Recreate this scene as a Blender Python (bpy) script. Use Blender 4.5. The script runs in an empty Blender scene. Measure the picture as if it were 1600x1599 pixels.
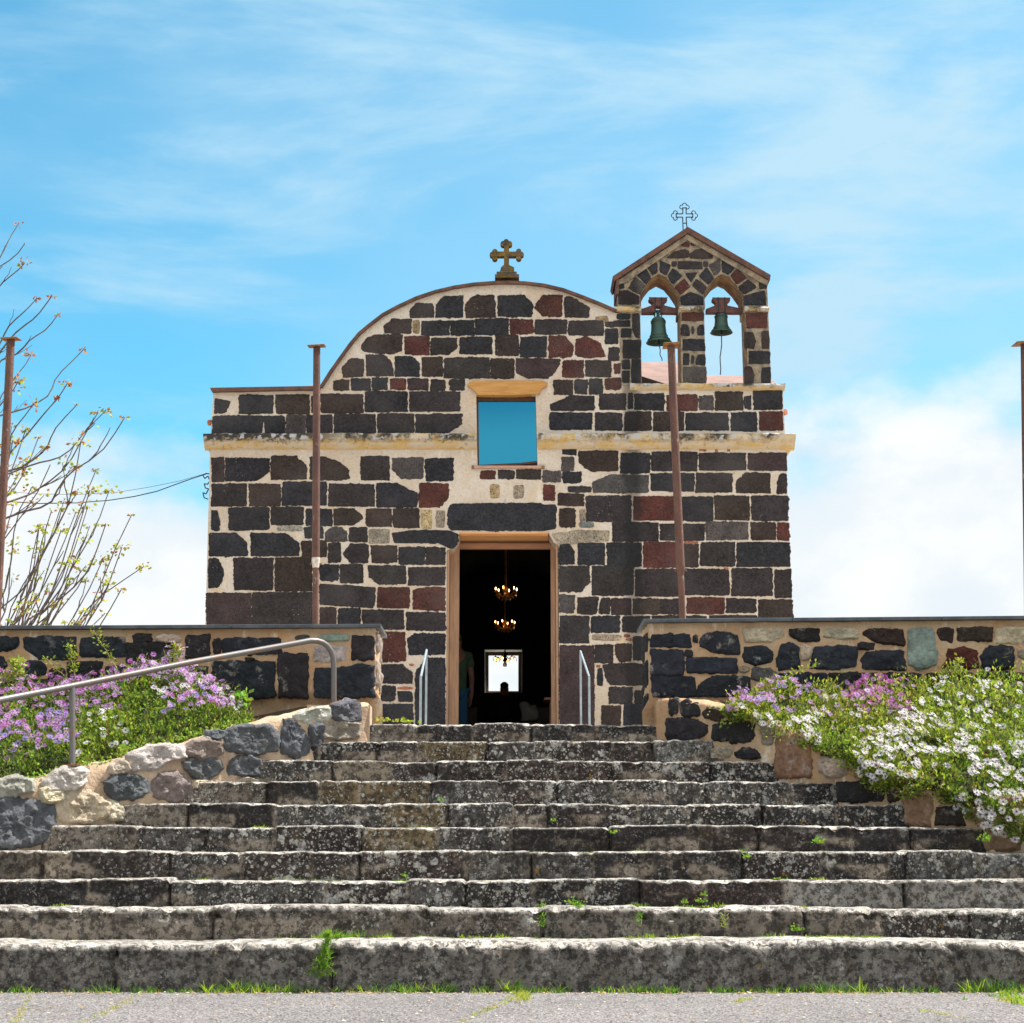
import bpy, bmesh, math, random
from mathutils import Vector, Matrix, noise
from mathutils.geometry import tessellate_polygon
R = math.radians
random.seed(7)
scene = bpy.context.scene
COL = scene.collection

# ------------------------------------------------------------------ camera
F_PX, W_PX, H_PX = 2700.0, 1600.0, 1599.0
PITCH = math.atan((1332 - 799.5) / F_PX)
EYE = 0.80
cam_d = bpy.data.cameras.new('camera')
cam_d.sensor_width = 36.0
cam_d.lens = F_PX / W_PX * 36.0
cam_d.clip_end = 3000
cam = bpy.data.objects.new('camera', cam_d)
cam.location = (0, 0, EYE)
cam.rotation_euler = (R(90) + PITCH, 0, 0)
COL.objects.link(cam)
scene.camera = cam

# ------------------------------------------------------------------ light
SUN_DIR = Vector((0.50, 0.20, 0.84)).normalized()      # towards the sun: high, right, a little behind the church
sun_d = bpy.data.lights.new('sun', 'SUN')
sun_d.energy = 3.9
sun_d.angle = R(0.53)
sun_d.color = (1.0, 0.955, 0.89)
sun = bpy.data.objects.new('sun', sun_d)
sun.rotation_euler = (-SUN_DIR).to_track_quat('-Z', 'Y').to_euler()
sun.location = (20, 10, 40)
COL.objects.link(sun)

world = bpy.data.worlds.new('World')
scene.world = world
world.use_nodes = True
wt = world.node_tree
wt.nodes.clear()
def WN(t, **k):
    n = wt.nodes.new(t)
    for a, v in k.items():
        setattr(n, a, v)
    return n
def wl(a, b): wt.links.new(a, b)
def wmath(op, a, b=None, c=None):
    n = WN('ShaderNodeMath', operation=op)
    for i, v in enumerate((a, b, c)):
        if v is None: continue
        if isinstance(v, (int, float)): n.inputs[i].default_value = v
        else: wl(v, n.inputs[i])
    return n.outputs[0]
def wrange(v, a, b, c=0.0, d=1.0):
    n = WN('ShaderNodeMapRange', interpolation_type='SMOOTHSTEP')
    wl(v, n.inputs[0])
    for i, q in enumerate((a, b, c, d)): 
        if isinstance(q, (int, float)): n.inputs[i + 1].default_value = q
        else: wl(q, n.inputs[i + 1])
    return n.outputs[0]
sky = WN('ShaderNodeTexSky', sky_type='NISHITA', sun_disc=False, sun_elevation=math.asin(SUN_DIR.z),
         sun_rotation=math.atan2(SUN_DIR.x, SUN_DIR.y), air_density=1.0, dust_density=0.4, ozone_density=1.5, altitude=300)
tc = WN('ShaderNodeTexCoord')
sep = WN('ShaderNodeSeparateXYZ'); wl(tc.outputs['Generated'], sep.inputs[0])
X, Y, Z = sep.outputs
# streaky cirrus: noise over direction, stretched along a diagonal
def wnoise(loc, rot, scl, scale, detail=8, rough=0.55, dist=0.0):
    m = WN('ShaderNodeMapping'); wl(tc.outputs['Generated'], m.inputs[0])
    m.inputs['Location'].default_value = loc; m.inputs['Rotation'].default_value = rot; m.inputs['Scale'].default_value = scl
    n = WN('ShaderNodeTexNoise'); wl(m.outputs[0], n.inputs['Vector'])
    n.inputs['Scale'].default_value = scale; n.inputs['Detail'].default_value = detail
    n.inputs['Roughness'].default_value = rough; n.inputs['Distortion'].default_value = dist
    return n.outputs['Fac']
streak = wnoise((1.3, 0, 0.4), (0, R(-27), 0), (1.0, 1.0, 4.2), 3.2, 9, 0.58, 0.35)
veil = wnoise((0.2, 0.5, 0.1), (0, R(-22), 0), (1.0, 1.0, 2.2), 2.2, 4, 0.5)
cir = wmath('MULTIPLY', wrange(streak, 0.44, 0.67), 0.72)
vei = wmath('MULTIPLY', wmath('ADD', wrange(veil, 0.40, 0.64), wrange(X, -0.02, 0.30, 0.0, 1.25)), 0.32)
cirrus = wmath('ADD', cir, vei)
# unseen bright veil high behind the camera, added to lift and warm the shade
back = wmath('MULTIPLY', wrange(Y, 0.15, -0.45), wrange(Z, 0.38, 0.6))

# low cumulus bank behind the church (north side only)
puff = wnoise((0.7, 0, 0.2), (0, 0, 0), (1, 1, 1.6), 9.0, 9, 0.55)
puff_big = wnoise((0.1, 0.3, 0.9), (0, 0, 0), (1, 1, 1), 3.0, 2, 0.5)
top = wmath('ADD', wmath('MULTIPLY', wmath('SUBTRACT', puff, 0.5), 0.14), wmath('MULTIPLY_ADD', X, 0.055, 0.251))
top = wmath('ADD', top, wmath('MULTIPLY', wmath('SUBTRACT', puff_big, 0.5), 0.05))
dz = wmath('SUBTRACT', top, Z)
cum = wmath('MULTIPLY', wrange(dz, -0.010, 0.050), wrange(Y, -0.05, 0.35))
lowh = wmath('MULTIPLY', wrange(Y, -0.1, -0.5), wrange(wmath('ADD', Z, wmath('MULTIPLY', wmath('SUBTRACT', puff_big, 0.5), 0.06)), 0.295, 0.258, 0.0, 0.85))  # unseen bright low haze to the south, added for the window pane's reflection
hz = WN('ShaderNodeMixRGB', blend_type='MULTIPLY'); hz.inputs[0].default_value = 1.0
wl(sky.outputs[0], hz.inputs[1]); hz.inputs[2].default_value = (0.40, 0.92, 0.90, 1)
m1 = WN('ShaderNodeMixRGB'); wl(cirrus, m1.inputs[0]); wl(hz.outputs[0], m1.inputs[1]); m1.inputs[2].default_value = (2.35, 3.55, 4.3, 1)
shade = wrange(puff, 0.38, 0.62)
cc = WN('ShaderNodeMixRGB'); wl(shade, cc.inputs[0]); cc.inputs[1].default_value = (3.7, 4.05, 4.3, 1); cc.inputs[2].default_value = (4.4, 4.5, 4.5, 1)
ml_ = WN('ShaderNodeMixRGB'); wl(lowh, ml_.inputs[0]); wl(m1.outputs[0], ml_.inputs[1]); ml_.inputs[2].default_value = (6.0, 6.0, 6.0, 1)
mb_ = WN('ShaderNodeMixRGB'); wl(wmath('MULTIPLY', back, wrange(veil, 0.25, 0.5, 0.6, 1.0)), mb_.inputs[0]); wl(ml_.outputs[0], mb_.inputs[1]); mb_.inputs[2].default_value = (9.6, 9.2, 8.7, 1)
m2 = WN('ShaderNodeMixRGB'); wl(cum, m2.inputs[0]); wl(mb_.outputs[0], m2.inputs[1]); wl(cc.outputs[0], m2.inputs[2])
bg = WN('ShaderNodeBackground'); wl(m2.outputs[0], bg.inputs[0]); bg.inputs[1].default_value = 0.08
wo = WN('ShaderNodeOutputWorld'); wl(bg.outputs[0], wo.inputs[0])

vs = scene.view_settings
vs.view_transform = 'Standard'; vs.look = 'None'; vs.exposure = 1.5; vs.gamma = 1.0; vs.use_curve_mapping = False
scene.render.engine = 'CYCLES'
scene.cycles.max_bounces = 6
scene.cycles.use_denoising = True

# ------------------------------------------------------------------ helpers
_M = Matrix.Rotation(R(90) + PITCH, 3, 'X')
def ray(px, py):
    return _M @ Vector(((px - 800) / F_PX, (799.5 - py) / F_PX, -1.0))
def at(px, py, D):
    d = ray(px, py); k = D / d.y
    return Vector((d.x * k, D, EYE + d.z * k))
def at_plane(px, py, p0, n):
    d = ray(px, py); o = Vector((0, 0, EYE))
    return o + d * ((p0 - o).dot(n) / d.dot(n))

def link(name, me, parent=None, mats=(), smooth=False):
    o = bpy.data.objects.new(name, me)
    for m in mats: me.materials.append(m)
    COL.objects.link(o)
    if parent is not None: o.parent = parent
    if smooth:
        me.polygons.foreach_set('use_smooth', [True] * len(me.polygons))
    return o
def mesh(name, verts, faces, parent=None, mats=(), smooth=False, mat_idx=None, cols=None, edge=None):
    me = bpy.data.meshes.new(name)
    me.from_pydata([tuple(v) for v in verts], [], faces)
    if mat_idx: me.polygons.foreach_set('material_index', mat_idx)
    if cols is not None:
        a = me.color_attributes.new('Col', 'FLOAT_COLOR', 'POINT')
        flat = []
        for i, c in enumerate(cols): flat += [c[0], c[1], c[2], (edge[i] if edge else 1.0)]
        a.data.foreach_set('color', flat)
    me.update()
    return link(name, me, parent, mats, smooth)
def empty(name, loc=(0, 0, 0)):
    o = bpy.data.objects.new(name, None); o.location = loc; COL.objects.link(o)
    o.empty_display_size = 0.2
    return o
def tag(o, label=None, cat=None, group=None, kind=None):
    if label: o['label'] = label
    if cat: o['category'] = cat
    if group: o['group'] = group
    if kind: o['kind'] = kind
    return o
def parent_keep(ch, root):
    """children are modelled in world space: cancel the parent's location"""
    ch.parent = root
    ch.matrix_parent_inverse = Matrix.Translation(-Vector(root.location))

class MB:
    """collects shapes into ONE mesh"""
    def __init__(s): s.v = []; s.f = []; s.mi = []; s.c = []; s.e = []
    def add(s, verts, faces, mi=0, col=(1, 1, 1), edge=None):
        b = len(s.v)
        s.v += [Vector(v) for v in verts]
        s.f += [tuple(b + i for i in f) for f in faces]
        s.mi += [mi] * len(faces)
        if isinstance(col, list): s.c += col
        else: s.c += [col] * len(verts)
        s.e += (edge if edge else [0.0] * len(verts))
        return s
    def box(s, a, b, mi=0, col=(1, 1, 1), rot=None, org=None):
        x0, y0, z0 = a; x1, y1, z1 = b
        vs_ = [Vector(p) for p in ((x0, y0, z0), (x1, y0, z0), (x1, y1, z0), (x0, y1, z0), (x0, y0, z1), (x1, y0, z1), (x1, y1, z1), (x0, y1, z1))]
        if rot is not None:
            o = Vector(org) if org is not None else Vector((0, 0, 0))
            vs_ = [o + rot @ (v - o) for v in vs_]
        return s.add(vs_, [(0, 3, 2, 1), (4, 5, 6, 7), (0, 1, 5, 4), (1, 2, 6, 5), (2, 3, 7, 6), (3, 0, 4, 7)], mi, col)
    def tube(s, pts, rad, n=10, mi=0, col=(1, 1, 1), caps=True):
        pts = [Vector(p) for p in pts]; m = len(pts)
        rs = rad if isinstance(rad, (list, tuple)) else [rad] * m
        up = Vector((0, 0, 1)); vs_ = []; fs = []
        t0 = (pts[1] - pts[0]).normalized()
        if abs(t0.dot(up)) > 0.9: up = Vector((0, 1, 0))
        a = t0.cross(up).normalized()
        for i in range(m):
            t = (pts[min(i + 1, m - 1)] - pts[max(i - 1, 0)]).normalized()
            a = (a - t * a.dot(t)).normalized(); b = t.cross(a)
            for k in range(n):
                an = 2 * math.pi * k / n
                vs_.append(pts[i] + (a * math.cos(an) + b * math.sin(an)) * rs[i])
        for i in range(m - 1):
            for k in range(n):
                k2 = (k + 1) % n
                fs.append((i * n + k, i * n + k2, (i + 1) * n + k2, (i + 1) * n + k))
        if caps:
            fs.append(tuple(reversed(range(n)))); fs.append(tuple((m - 1) * n + k for k in range(n)))
        return s.add(vs_, fs, mi, col)
    def lathe(s, prof, org, n=24, mi=0, col=(1, 1, 1), axis=None):
        org = Vector(org); vs_ = []; fs = []
        q = axis if axis is not None else Matrix.Identity(3)
        for (r, z) in prof:
            for k in range(n):
                an = 2 * math.pi * k / n
                vs_.append(org + q @ Vector((r * math.cos(an), r * math.sin(an), z)))
        for i in range(len(prof) - 1):
            for k in range(n):
                k2 = (k + 1) % n
                fs.append((i * n + k, i * n + k2, (i + 1) * n + k2, (i + 1) * n + k))
        return s.add(vs_, fs, mi, col)
    def prism(s, loops, y0, y1, mi=0, col=(1, 1, 1)):
        """loops of (x, z): outer then holes; extruded from y0 (front) to y1"""
        L = [[Vector((x, z, 0)) for x, z in lp] for lp in loops]
        tris = tessellate_polygon(L)
        flat = [p for lp in L for p in lp]; n = len(flat)
        vs_ = [Vector((p.x, y0, p.y)) for p in flat] + [Vector((p.x, y1, p.y)) for p in flat]
        fs = []
        for t in tris:
            a, b, c = (flat[i] for i in t)
            cr = (b - a).cross(c - a).z
            if cr < 0: t = (t[0], t[2], t[1])
            fs.append(tuple(t)); fs.append(tuple(n + i for i in reversed(t)))
        b0 = 0
        for lp in L:
            m = len(lp)
            for i in range(m):
                j = (i + 1) % m
                fs.append((b0 + i, n + b0 + i, n + b0 + j, b0 + j))
            b0 += m
        return s.add(vs_, fs, mi, col)
    def build(s, name, mats, parent=None, smooth=False, label=None):
        o = mesh(name, s.v, s.f, None, mats if isinstance(mats, (list, tuple)) else [mats], smooth, s.mi, s.c, s.e)
        if parent is not None: parent_keep(o, parent)
        if label: o['label'] = label
        return o
def shade_auto(o, ang=35):
    me = o.data
    me.polygons.foreach_set('use_smooth', [True] * len(me.polygons))
    try: me.set_sharp_from_angle(angle=R(ang))
    except Exception: pass
    return o
def fix_normals(o):
    bm = bmesh.new(); bm.from_mesh(o.data); bmesh.ops.recalc_face_normals(bm, faces=bm.faces); bm.to_mesh(o.data); bm.free()
    return o

# ------------------------------------------------------------------ materials
class NT:
    def __init__(s, name):
        s.m = bpy.data.materials.new(name); s.m.use_nodes = True
        s.t = s.m.node_tree; s.t.nodes.clear()
        s.out = s.t.nodes.new('ShaderNodeOutputMaterial')
        s.b = s.t.nodes.new('ShaderNodeBsdfPrincipled')
        s.t.links.new(s.b.outputs[0], s.out.inputs[0])
        s.tc = s.t.nodes.new('ShaderNodeTexCoord')
        s.P = s.tc.outputs['Object']
    def n(s, t, **k):
        n = s.t.nodes.new(t)
        for a, v in k.items(): setattr(n, a, v)
        return n
    def l(s, a, b): s.t.links.new(a, b)
    def setin(s, sock, v):
        if isinstance(v, (int, float)): sock.default_value = v
        elif isinstance(v, (tuple, list)):
            sock.default_value = tuple(v) + ((1,) if len(v) == 3 and len(sock.default_value) == 4 else ())
        else: s.l(v, sock)
    def noise(s, scale, detail=5, rough=0.55, dist=0.0, vec=None, scl=None, off=None, out='Fac'):
        v = vec or s.P
        if scl or off:
            m = s.n('ShaderNodeMapping'); s.l(v, m.inputs[0])
            if scl: m.inputs['Scale'].default_value = scl
            if off: m.inputs['Location'].default_value = off
            v = m.outputs[0]
        n = s.n('ShaderNodeTexNoise'); s.l(v, n.inputs['Vector'])
        n.inputs['Scale'].default_value = scale; n.inputs['Detail'].default_value = detail
        n.inputs['Roughness'].default_value = rough; n.inputs['Distortion'].default_value = dist
        return n.outputs[out]
    def voro(s, scale, vec=None, out='Distance', feature='F1', rnd=1.0):
        n = s.n('ShaderNodeTexVoronoi', feature=feature); s.l(vec or s.P, n.inputs['Vector'])
        n.inputs['Scale'].default_value = scale; n.inputs['Randomness'].default_value = rnd
        return n.outputs[out]
    def rng(s, v, a, b, c=0.0, d=1.0, smooth=True):
        n = s.n('ShaderNodeMapRange')
        if smooth: n.interpolation_type = 'SMOOTHSTEP'
        s.setin(n.inputs[0], v)
        for i, q in enumerate((a, b, c, d)): s.setin(n.inputs[i + 1], q)
        return n.outputs[0]
    def mix(s, f, a, b, mode='MIX'):
        n = s.n('ShaderNodeMixRGB', blend_type=mode)
        s.setin(n.inputs[0], f); s.setin(n.inputs[1], a); s.setin(n.inputs[2], b)
        return n.outputs[0]
    def math(s, op, a, b=None, c=None):
        n = s.n('ShaderNodeMath', operation=op)
        for i, v in enumerate((a, b, c)):
            if v is not None: s.setin(n.inputs[i], v)
        return n.outputs[0]
    def xyz(s, v=None):
        n = s.n('ShaderNodeSeparateXYZ'); s.l(v or s.P, n.inputs[0]); return n.outputs
    def col(s):
        n = s.n('ShaderNodeVertexColor', layer_name='Col'); return n.outputs
    def bump(s, h, strength=0.5, dist=0.01, prev=None):
        n = s.n('ShaderNodeBump'); n.inputs['Strength'].default_value = strength; n.inputs['Distance'].default_value = dist
        s.l(h, n.inputs['Height'])
        if prev is not None: s.l(prev, n.inputs['Normal'])
        return n.outputs[0]
    def done(s, color=None, rough=0.85, normal=None, metallic=None, spec=0.3):
        if color is not None: s.setin(s.b.inputs['Base Color'], color)
        s.setin(s.b.inputs['Roughness'], rough)
        s.b.inputs['Specular IOR Level'].default_value = spec
        if metallic is not None: s.setin(s.b.inputs['Metallic'], metallic)
        if normal is not None: s.l(normal, s.b.inputs['Normal'])
        return s.m

X_STAIN = at(988, 780, 22).x
def stain(t, color):
    """a dark run-off stain down the wall under the belfry's left foot"""
    x, y, z = t.xyz()
    w = t.noise(3.0, 4, 0.6)
    d = t.math('ABSOLUTE', t.math('ADD', t.math('SUBTRACT', x, X_STAIN), t.math('MULTIPLY', t.math('SUBTRACT', w, 0.5), 0.18)))
    f = t.rng(d, 0.17, 0.05, 0.0, 0.62)
    return t.mix(f, color, (0.012, 0.013, 0.014))

def mk_basalt():
    t = NT('basalt_blocks'); c = t.col()
    n1 = t.noise(4.0, 6, 0.6); n2 = t.noise(24, 6, 0.7); n3 = t.noise(62, 5, 0.7)
    k = t.rng(n1, 0.3, 0.7, 0.55, 1.55, False)
    base = t.mix(1.0, c[0], k, 'MULTIPLY')
    base = t.mix(t.rng(n2, 0.35, 0.7, 0.0, 0.40), base, (0.075, 0.062, 0.060))
    base = t.mix(t.rng(n3, 0.50, 0.60, 0, 0.75), base, (0.009, 0.008, 0.009))
    base = t.mix(t.rng(t.noise(85, 4, .7, off=(3, 3, 3)), 0.62, 0.72, 0, 0.5), base, (0.16, 0.13, 0.12))
    spk = t.math('MULTIPLY', t.rng(t.voro(26), 0.16, 0.10), t.rng(t.noise(2.2, 3), 0.60, 0.68))
    base = t.mix(t.math('MULTIPLY', spk, 0.75), base, (0.42, 0.38, 0.32))
    blu = t.rng(t.noise(1.1, 4, 0.6, off=(5, 2, 3)), 0.5, 0.75, 0, 0.35)
    base = t.mix(blu, base, (0.085, 0.076, 0.076))
    # mortar smeared over the rim
    e = t.math('ADD', c[1], t.math('MULTIPLY', t.math('SUBTRACT', t.noise(55, 6, 0.8), 0.5), 1.9))
    base = t.mix(t.rng(e, 0.72, 0.92), base, (0.56, 0.45, 0.33))
    base = stain(t, base)
    h = t.math('ADD', t.noise(60, 6, 0.7), t.math('MULTIPLY', t.noise(12, 4), 1.5))
    return t.done(base, 0.9, t.bump(h, 0.5, 0.012), spec=0.2)
M_BASALT = mk_basalt()

def mk_mortar(name, a, b, c, stained=True, smooth=1.0):
    t = NT(name)
    n1 = t.noise(1.3, 5, 0.6, 0.3); n2 = t.noise(2.7, 5, 0.65, off=(4, 4, 4)); n3 = t.noise(28, 5, 0.7)
    base = t.mix(t.rng(n1, 0.38, 0.62), a, b)
    base = t.mix(t.rng(n2, 0.56, 0.70, 0, 0.75), base, c)
    base = t.mix(t.rng(n3, 0.36, 0.54, 0.30, 0.0), base, (0.30, 0.23, 0.17))
    base = t.mix(t.rng(t.noise(16, 6, 0.75, off=(2, 7, 1)), 0.60, 0.66, 0, 0.55), base, (0.20, 0.16, 0.12))
    base = t.mix(t.rng(t.noise(5, 5, 0.7, off=(8, 7, 1), scl=(1, 1, .35)), 0.56, 0.68, 0, 0.5), base, (0.74, 0.68, 0.58))
    pk = t.rng(t.noise(7, 4, 0.6, scl=(1, 1, 0.5)), 0.62, 0.75, 0, 0.6)
    base = t.mix(pk, base, (0.30, 0.28, 0.25))
    if stained: base = stain(t, base)
    h = t.math('ADD', t.noise(45, 6, 0.7), t.math('MULTIPLY', t.noise(9, 5), 2.0))
    return t.done(base, 0.92, t.bump(h, 0.75 * smooth, 0.02), spec=0.2)
M_MORTAR = mk_mortar('lime_mortar', (0.54, 0.445, 0.355), (0.62, 0.55, 0.475), (0.60, 0.45, 0.29))
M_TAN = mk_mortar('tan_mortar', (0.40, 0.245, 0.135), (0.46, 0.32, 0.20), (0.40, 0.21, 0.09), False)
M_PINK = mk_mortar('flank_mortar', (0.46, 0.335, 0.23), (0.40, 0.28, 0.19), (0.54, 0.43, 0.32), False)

def mk_rubble():
    t = NT('rubble_stone'); c = t.col()
    n1 = t.noise(6, 6, 0.65); n2 = t.noise(30, 5, 0.65)
    base = t.mix(1.0, c[0], t.rng(n1, 0.3, 0.7, 0.65, 1.45, False), 'MULTIPLY')
    base = t.mix(1.0, base, t.rng(n2, 0.3, 0.7, 0.75, 1.25, False), 'MULTIPLY')
    wh = t.math('MULTIPLY', t.rng(t.noise(9, 6, 0.7, off=(3, 1, 2)), 0.55, 0.66), t.rng(t.noise(2, 3, off=(1, 8, 1)), 0.45, 0.6))
    base = t.mix(t.math('MULTIPLY', wh, 0.55), base, (0.40, 0.37, 0.33))
    e = t.math('ADD', c[1], t.math('MULTIPLY', t.math('SUBTRACT', t.noise(40, 5, 0.7), 0.5), 1.4))
    base = t.mix(t.rng(e, 0.74, 0.94), base, (0.50, 0.36, 0.23))
    h = t.math('ADD', t.noise(40, 7, 0.75), t.math('MULTIPLY', t.noise(14, 5, 0.6), 2.0))
    return t.done(base, 0.92, t.bump(h, 0.9, 0.025), spec=0.2)
M_RUBBLE = mk_rubble()

def mk_step():
    t = NT('worn_step_stone'); c = t.col()
    n1 = t.noise(5, 6, 0.65); n2 = t.noise(40, 5, 0.7)
    base = t.mix(1.0, c[0], t.rng(n1, 0.3, 0.7, 0.45, 1.6, False), 'MULTIPLY')
    # brown earthy film
    base = t.mix(t.rng(t.noise(3.1, 6, 0.65, off=(2, 2, 9)), 0.52, 0.72, 0, 0.45), base, (0.13, 0.095, 0.062))
    base = t.mix(t.rng(n2, 0.50, 0.66, 0, 0.5), base, (0.24, 0.195, 0.155))
    base = t.mix(t.rng(t.noise(22, 6, .75, off=(6, 1, 1)), 0.46, 0.56, 0, 0.75), base, (0.020, 0.017, 0.016))
    base = t.mix(t.rng(t.noise(150, 3, 0.6), 0.58, 0.7, 0, 0.6), base, (0.02, 0.018, 0.018))
    # lichen: roundish pale spots of several sizes, ragged rims
    wob = t.noise(38, 4, 0.65, out='Color')
    vv = t.n('ShaderNodeVectorMath', operation='MULTIPLY_ADD'); t.l(wob, vv.inputs[0]); vv.inputs[1].default_value = (0.045,) * 3; t.l(t.P, vv.inputs[2])
    dens = t.noise(1.5, 4, 0.6, off=(7, 1, 3))
    l1 = t.math('MULTIPLY', t.rng(t.voro(10, vv.outputs[0]), 0.30, 0.22), t.rng(dens, 0.56, 0.62))
    l2 = t.math('MULTIPLY', t.rng(t.voro(21, vv.outputs[0]), 0.30, 0.22), t.rng(dens, 0.40, 0.48))
    l3 = t.math('MULTIPLY', t.rng(t.voro(46, vv.outputs[0]), 0.34, 0.24), t.rng(t.noise(5, 4, off=(9, 9, 9)), 0.40, 0.55))
    patch = t.rng(t.noise(7.5, 8, 0.74, off=(1, 5, 5)), 0.555, 0.61)
    lic = t.math('MAXIMUM', t.math('MAXIMUM', l1, l2), t.math('MAXIMUM', t.math('MULTIPLY', l3, 0.95), t.math('MULTIPLY', patch, 0.85)))
    lic = t.math('MULTIPLY', lic, t.rng(t.noise(60, 5, .75), 0.38, 0.55, 0.35, 1.0))
    lic = t.math('MULTIPLY', lic, 0.92)
    lic = t.math('MULTIPLY', lic, t.rng(t.math('ADD', c[1], t.math('MULTIPLY', t.math('SUBTRACT', t.noise(7, 4), .5), .9)), 0.18, 0.62))
    base = t.mix(lic, base, t.mix(t.rng(t.noise(11, 3), 0.4, 0.6), (0.60, 0.56, 0.50), (0.42, 0.42, 0.39)))
    base = t.mix(t.math('MULTIPLY', t.rng(t.noise(16, 4, 0.6, off=(3, 3, 3)), 0.68, 0.74), 0.6), base, (0.33, 0.17, 0.03))
    h = t.math('ADD', t.noise(55, 7, 0.75), t.math('MULTIPLY', t.noise(16, 5, 0.6), 2.0))
    h = t.math('ADD', h, t.math('MULTIPLY', lic, 0.25))
    return t.done(base, 0.93, t.bump(h, 0.85, 0.02), spec=0.15)
M_STEP = mk_step()

def mk_simple(name, a, b, scale=6, rough=0.8, bump=0.3, bscale=60, metallic=None, scl=None, spec=0.3, lo=0.35, hi=0.65):
    t = NT(name)
    base = t.mix(t.rng(t.noise(scale, 6, 0.62, scl=scl), lo, hi), a, b)
    return t.done(base, rough, t.bump(t.noise(bscale, 5, 0.65, scl=scl), bump, 0.01), metallic, spec)

def mk_rust():
    t = NT('rusty_painted_steel')
    n = t.noise(9, 7, 0.7, scl=(1, 1, 0.45)); n2 = t.noise(60, 5, 0.7, scl=(1, 1, 0.5))
    base = t.mix(t.rng(n, 0.35, 0.65), (0.085, 0.038, 0.028), (0.14, 0.062, 0.040))
    base = t.mix(t.rng(n2, 0.52, 0.66, 0, 0.75), base, (0.038, 0.018, 0.014))
    base = t.mix(t.rng(t.noise(14, 6, 0.7, off=(4, 1, 1), scl=(1, 1, 0.5)), 0.6, 0.68, 0, 0.7), base, (0.27, 0.22, 0.19))
    return t.done(base, 0.62, t.bump(n2, 0.5, 0.004), spec=0.4)
M_RUST = mk_rust()
M_PLATE = mk_simple('ochre_rust_plate', (0.30, 0.15, 0.05), (0.12, 0.055, 0.03), 25, 0.8)
M_WHITEP = mk_simple('old_white_sealant', (0.62, 0.58, 0.52), (0.42, 0.36, 0.30), 30, 0.7)
def mk_pipe():
    t = NT('weathered_galvanised_pipe')
    n = t.noise(9, 6, 0.7)
    base = t.mix(t.rng(n, 0.48, 0.66), (0.135, 0.125, 0.12), (0.17, 0.105, 0.075))
    base = t.mix(t.rng(t.noise(50, 4, 0.7), 0.55, 0.7, 0, 0.6), base, (0.14, 0.085, 0.065))
    return t.done(base, 0.5, t.bump(t.noise(90, 4), 0.3, 0.003), 0.35, 0.5)
M_PIPE = mk_pipe()
M_RAIL = mk_simple('pale_painted_rail', (0.30, 0.345, 0.375), (0.20, 0.25, 0.29), 12, 0.4, 0.1)
M_COPE = mk_simple('slate_coping', (0.052, 0.060, 0.070), (0.085, 0.095, 0.105), 9, 0.6, 0.3, 70)
M_CAP = mk_simple('terracotta_cap', (0.14, 0.07, 0.05), (0.075, 0.045, 0.038), 10, 0.85, 0.4)
M_TILE = mk_simple('rosy_roof_render', (0.20, 0.125, 0.105), (0.26, 0.165, 0.135), 5, 0.85, 0.3)
M_BRICK = mk_simple('red_brick', (0.40, 0.14, 0.07), (0.28, 0.10, 0.06), 12, 0.85)
def mk_wood(name, a, b, ax='x'):
    t = NT(name)
    sc = {'x': (0.12, 1, 1), 'z': (1, 1, 0.10)}[ax]
    g = t.noise(30, 6, 0.6, 0.6, scl=sc)
    base = t.mix(t.rng(g, 0.35, 0.65), a, b)
    base = t.mix(t.rng(t.voro(2.6), 0.05, 0.03, 0, 0.8), base, (0.08, 0.03, 0.015))
    base = t.mix(t.rng(t.noise(80, 4, 0.7, scl=sc), 0.60, 0.7, 0, 0.45), base, (0.14, 0.07, 0.035))
    return t.done(base, 0.7, t.bump(g, 0.4, 0.004), spec=0.3)
M_WOOD_O = mk_wood('orange_beam_wood', (0.50, 0.27, 0.085), (0.40, 0.19, 0.05), 'x')
M_WOOD_D = mk_wood('door_frame_wood', (0.44, 0.265, 0.16), (0.32, 0.20, 0.135), 'z')
M_WOOD_H = mk_wood('door_head_wood', (0.36, 0.19, 0.11), (0.28, 0.15, 0.10), 'x')
M_WOOD_SOF = mk_wood('door_soffit_wood', (0.64, 0.35, 0.16), (0.56, 0.29, 0.12), 'x')
M_DKWOOD = mk_simple('dark_window_wood', (0.10, 0.045, 0.025), (0.06, 0.03, 0.02), 20, 0.5)
M_SILL = mk_simple('pink_sill_tile', (0.46, 0.26, 0.20), (0.38, 0.22, 0.17), 15, 0.7)
def mk_cornice():
    t = NT('lichened_cornice')
    x, y, z = t.xyz()
    n = t.noise(5, 7, 0.7, scl=(0.7, 1, 1.6)); n2 = t.noise(20, 6, 0.7)
    base = t.mix(t.rng(n, 0.40, 0.6), (0.52, 0.44, 0.34), (0.52, 0.36, 0.15))
    blk = t.rng(t.noise(1.6, 6, 0.7, off=(3, 0, 0)), 0.45, 0.58)
    leftd = t.rng(x, -1.7, -2.8)
    blk = t.math('MAXIMUM', blk, leftd)
    c = t.col()
    up = t.rng(t.math('ADD', c[1], t.math('MULTIPLY', t.math('SUBTRACT', n2, 0.5), 0.9)), 0.30, 0.60)
    base = t.mix(t.math('MULTIPLY', up, blk), base, (0.045, 0.042, 0.038))
    base = t.mix(t.rng(n2, 0.55, 0.68, 0, 0.6), base, (0.17, 0.12, 0.05))
    base = t.mix(t.math('MULTIPLY', up, t.rng(t.noise(9, 5, off=(4, 4, 0)), 0.52, 0.6)), base, (0.42, 0.42, 0.42))
    return t.done(base, 0.92, t.bump(n2, 0.8, 0.02), spec=0.2)
M_CORN = mk_cornice()
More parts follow.
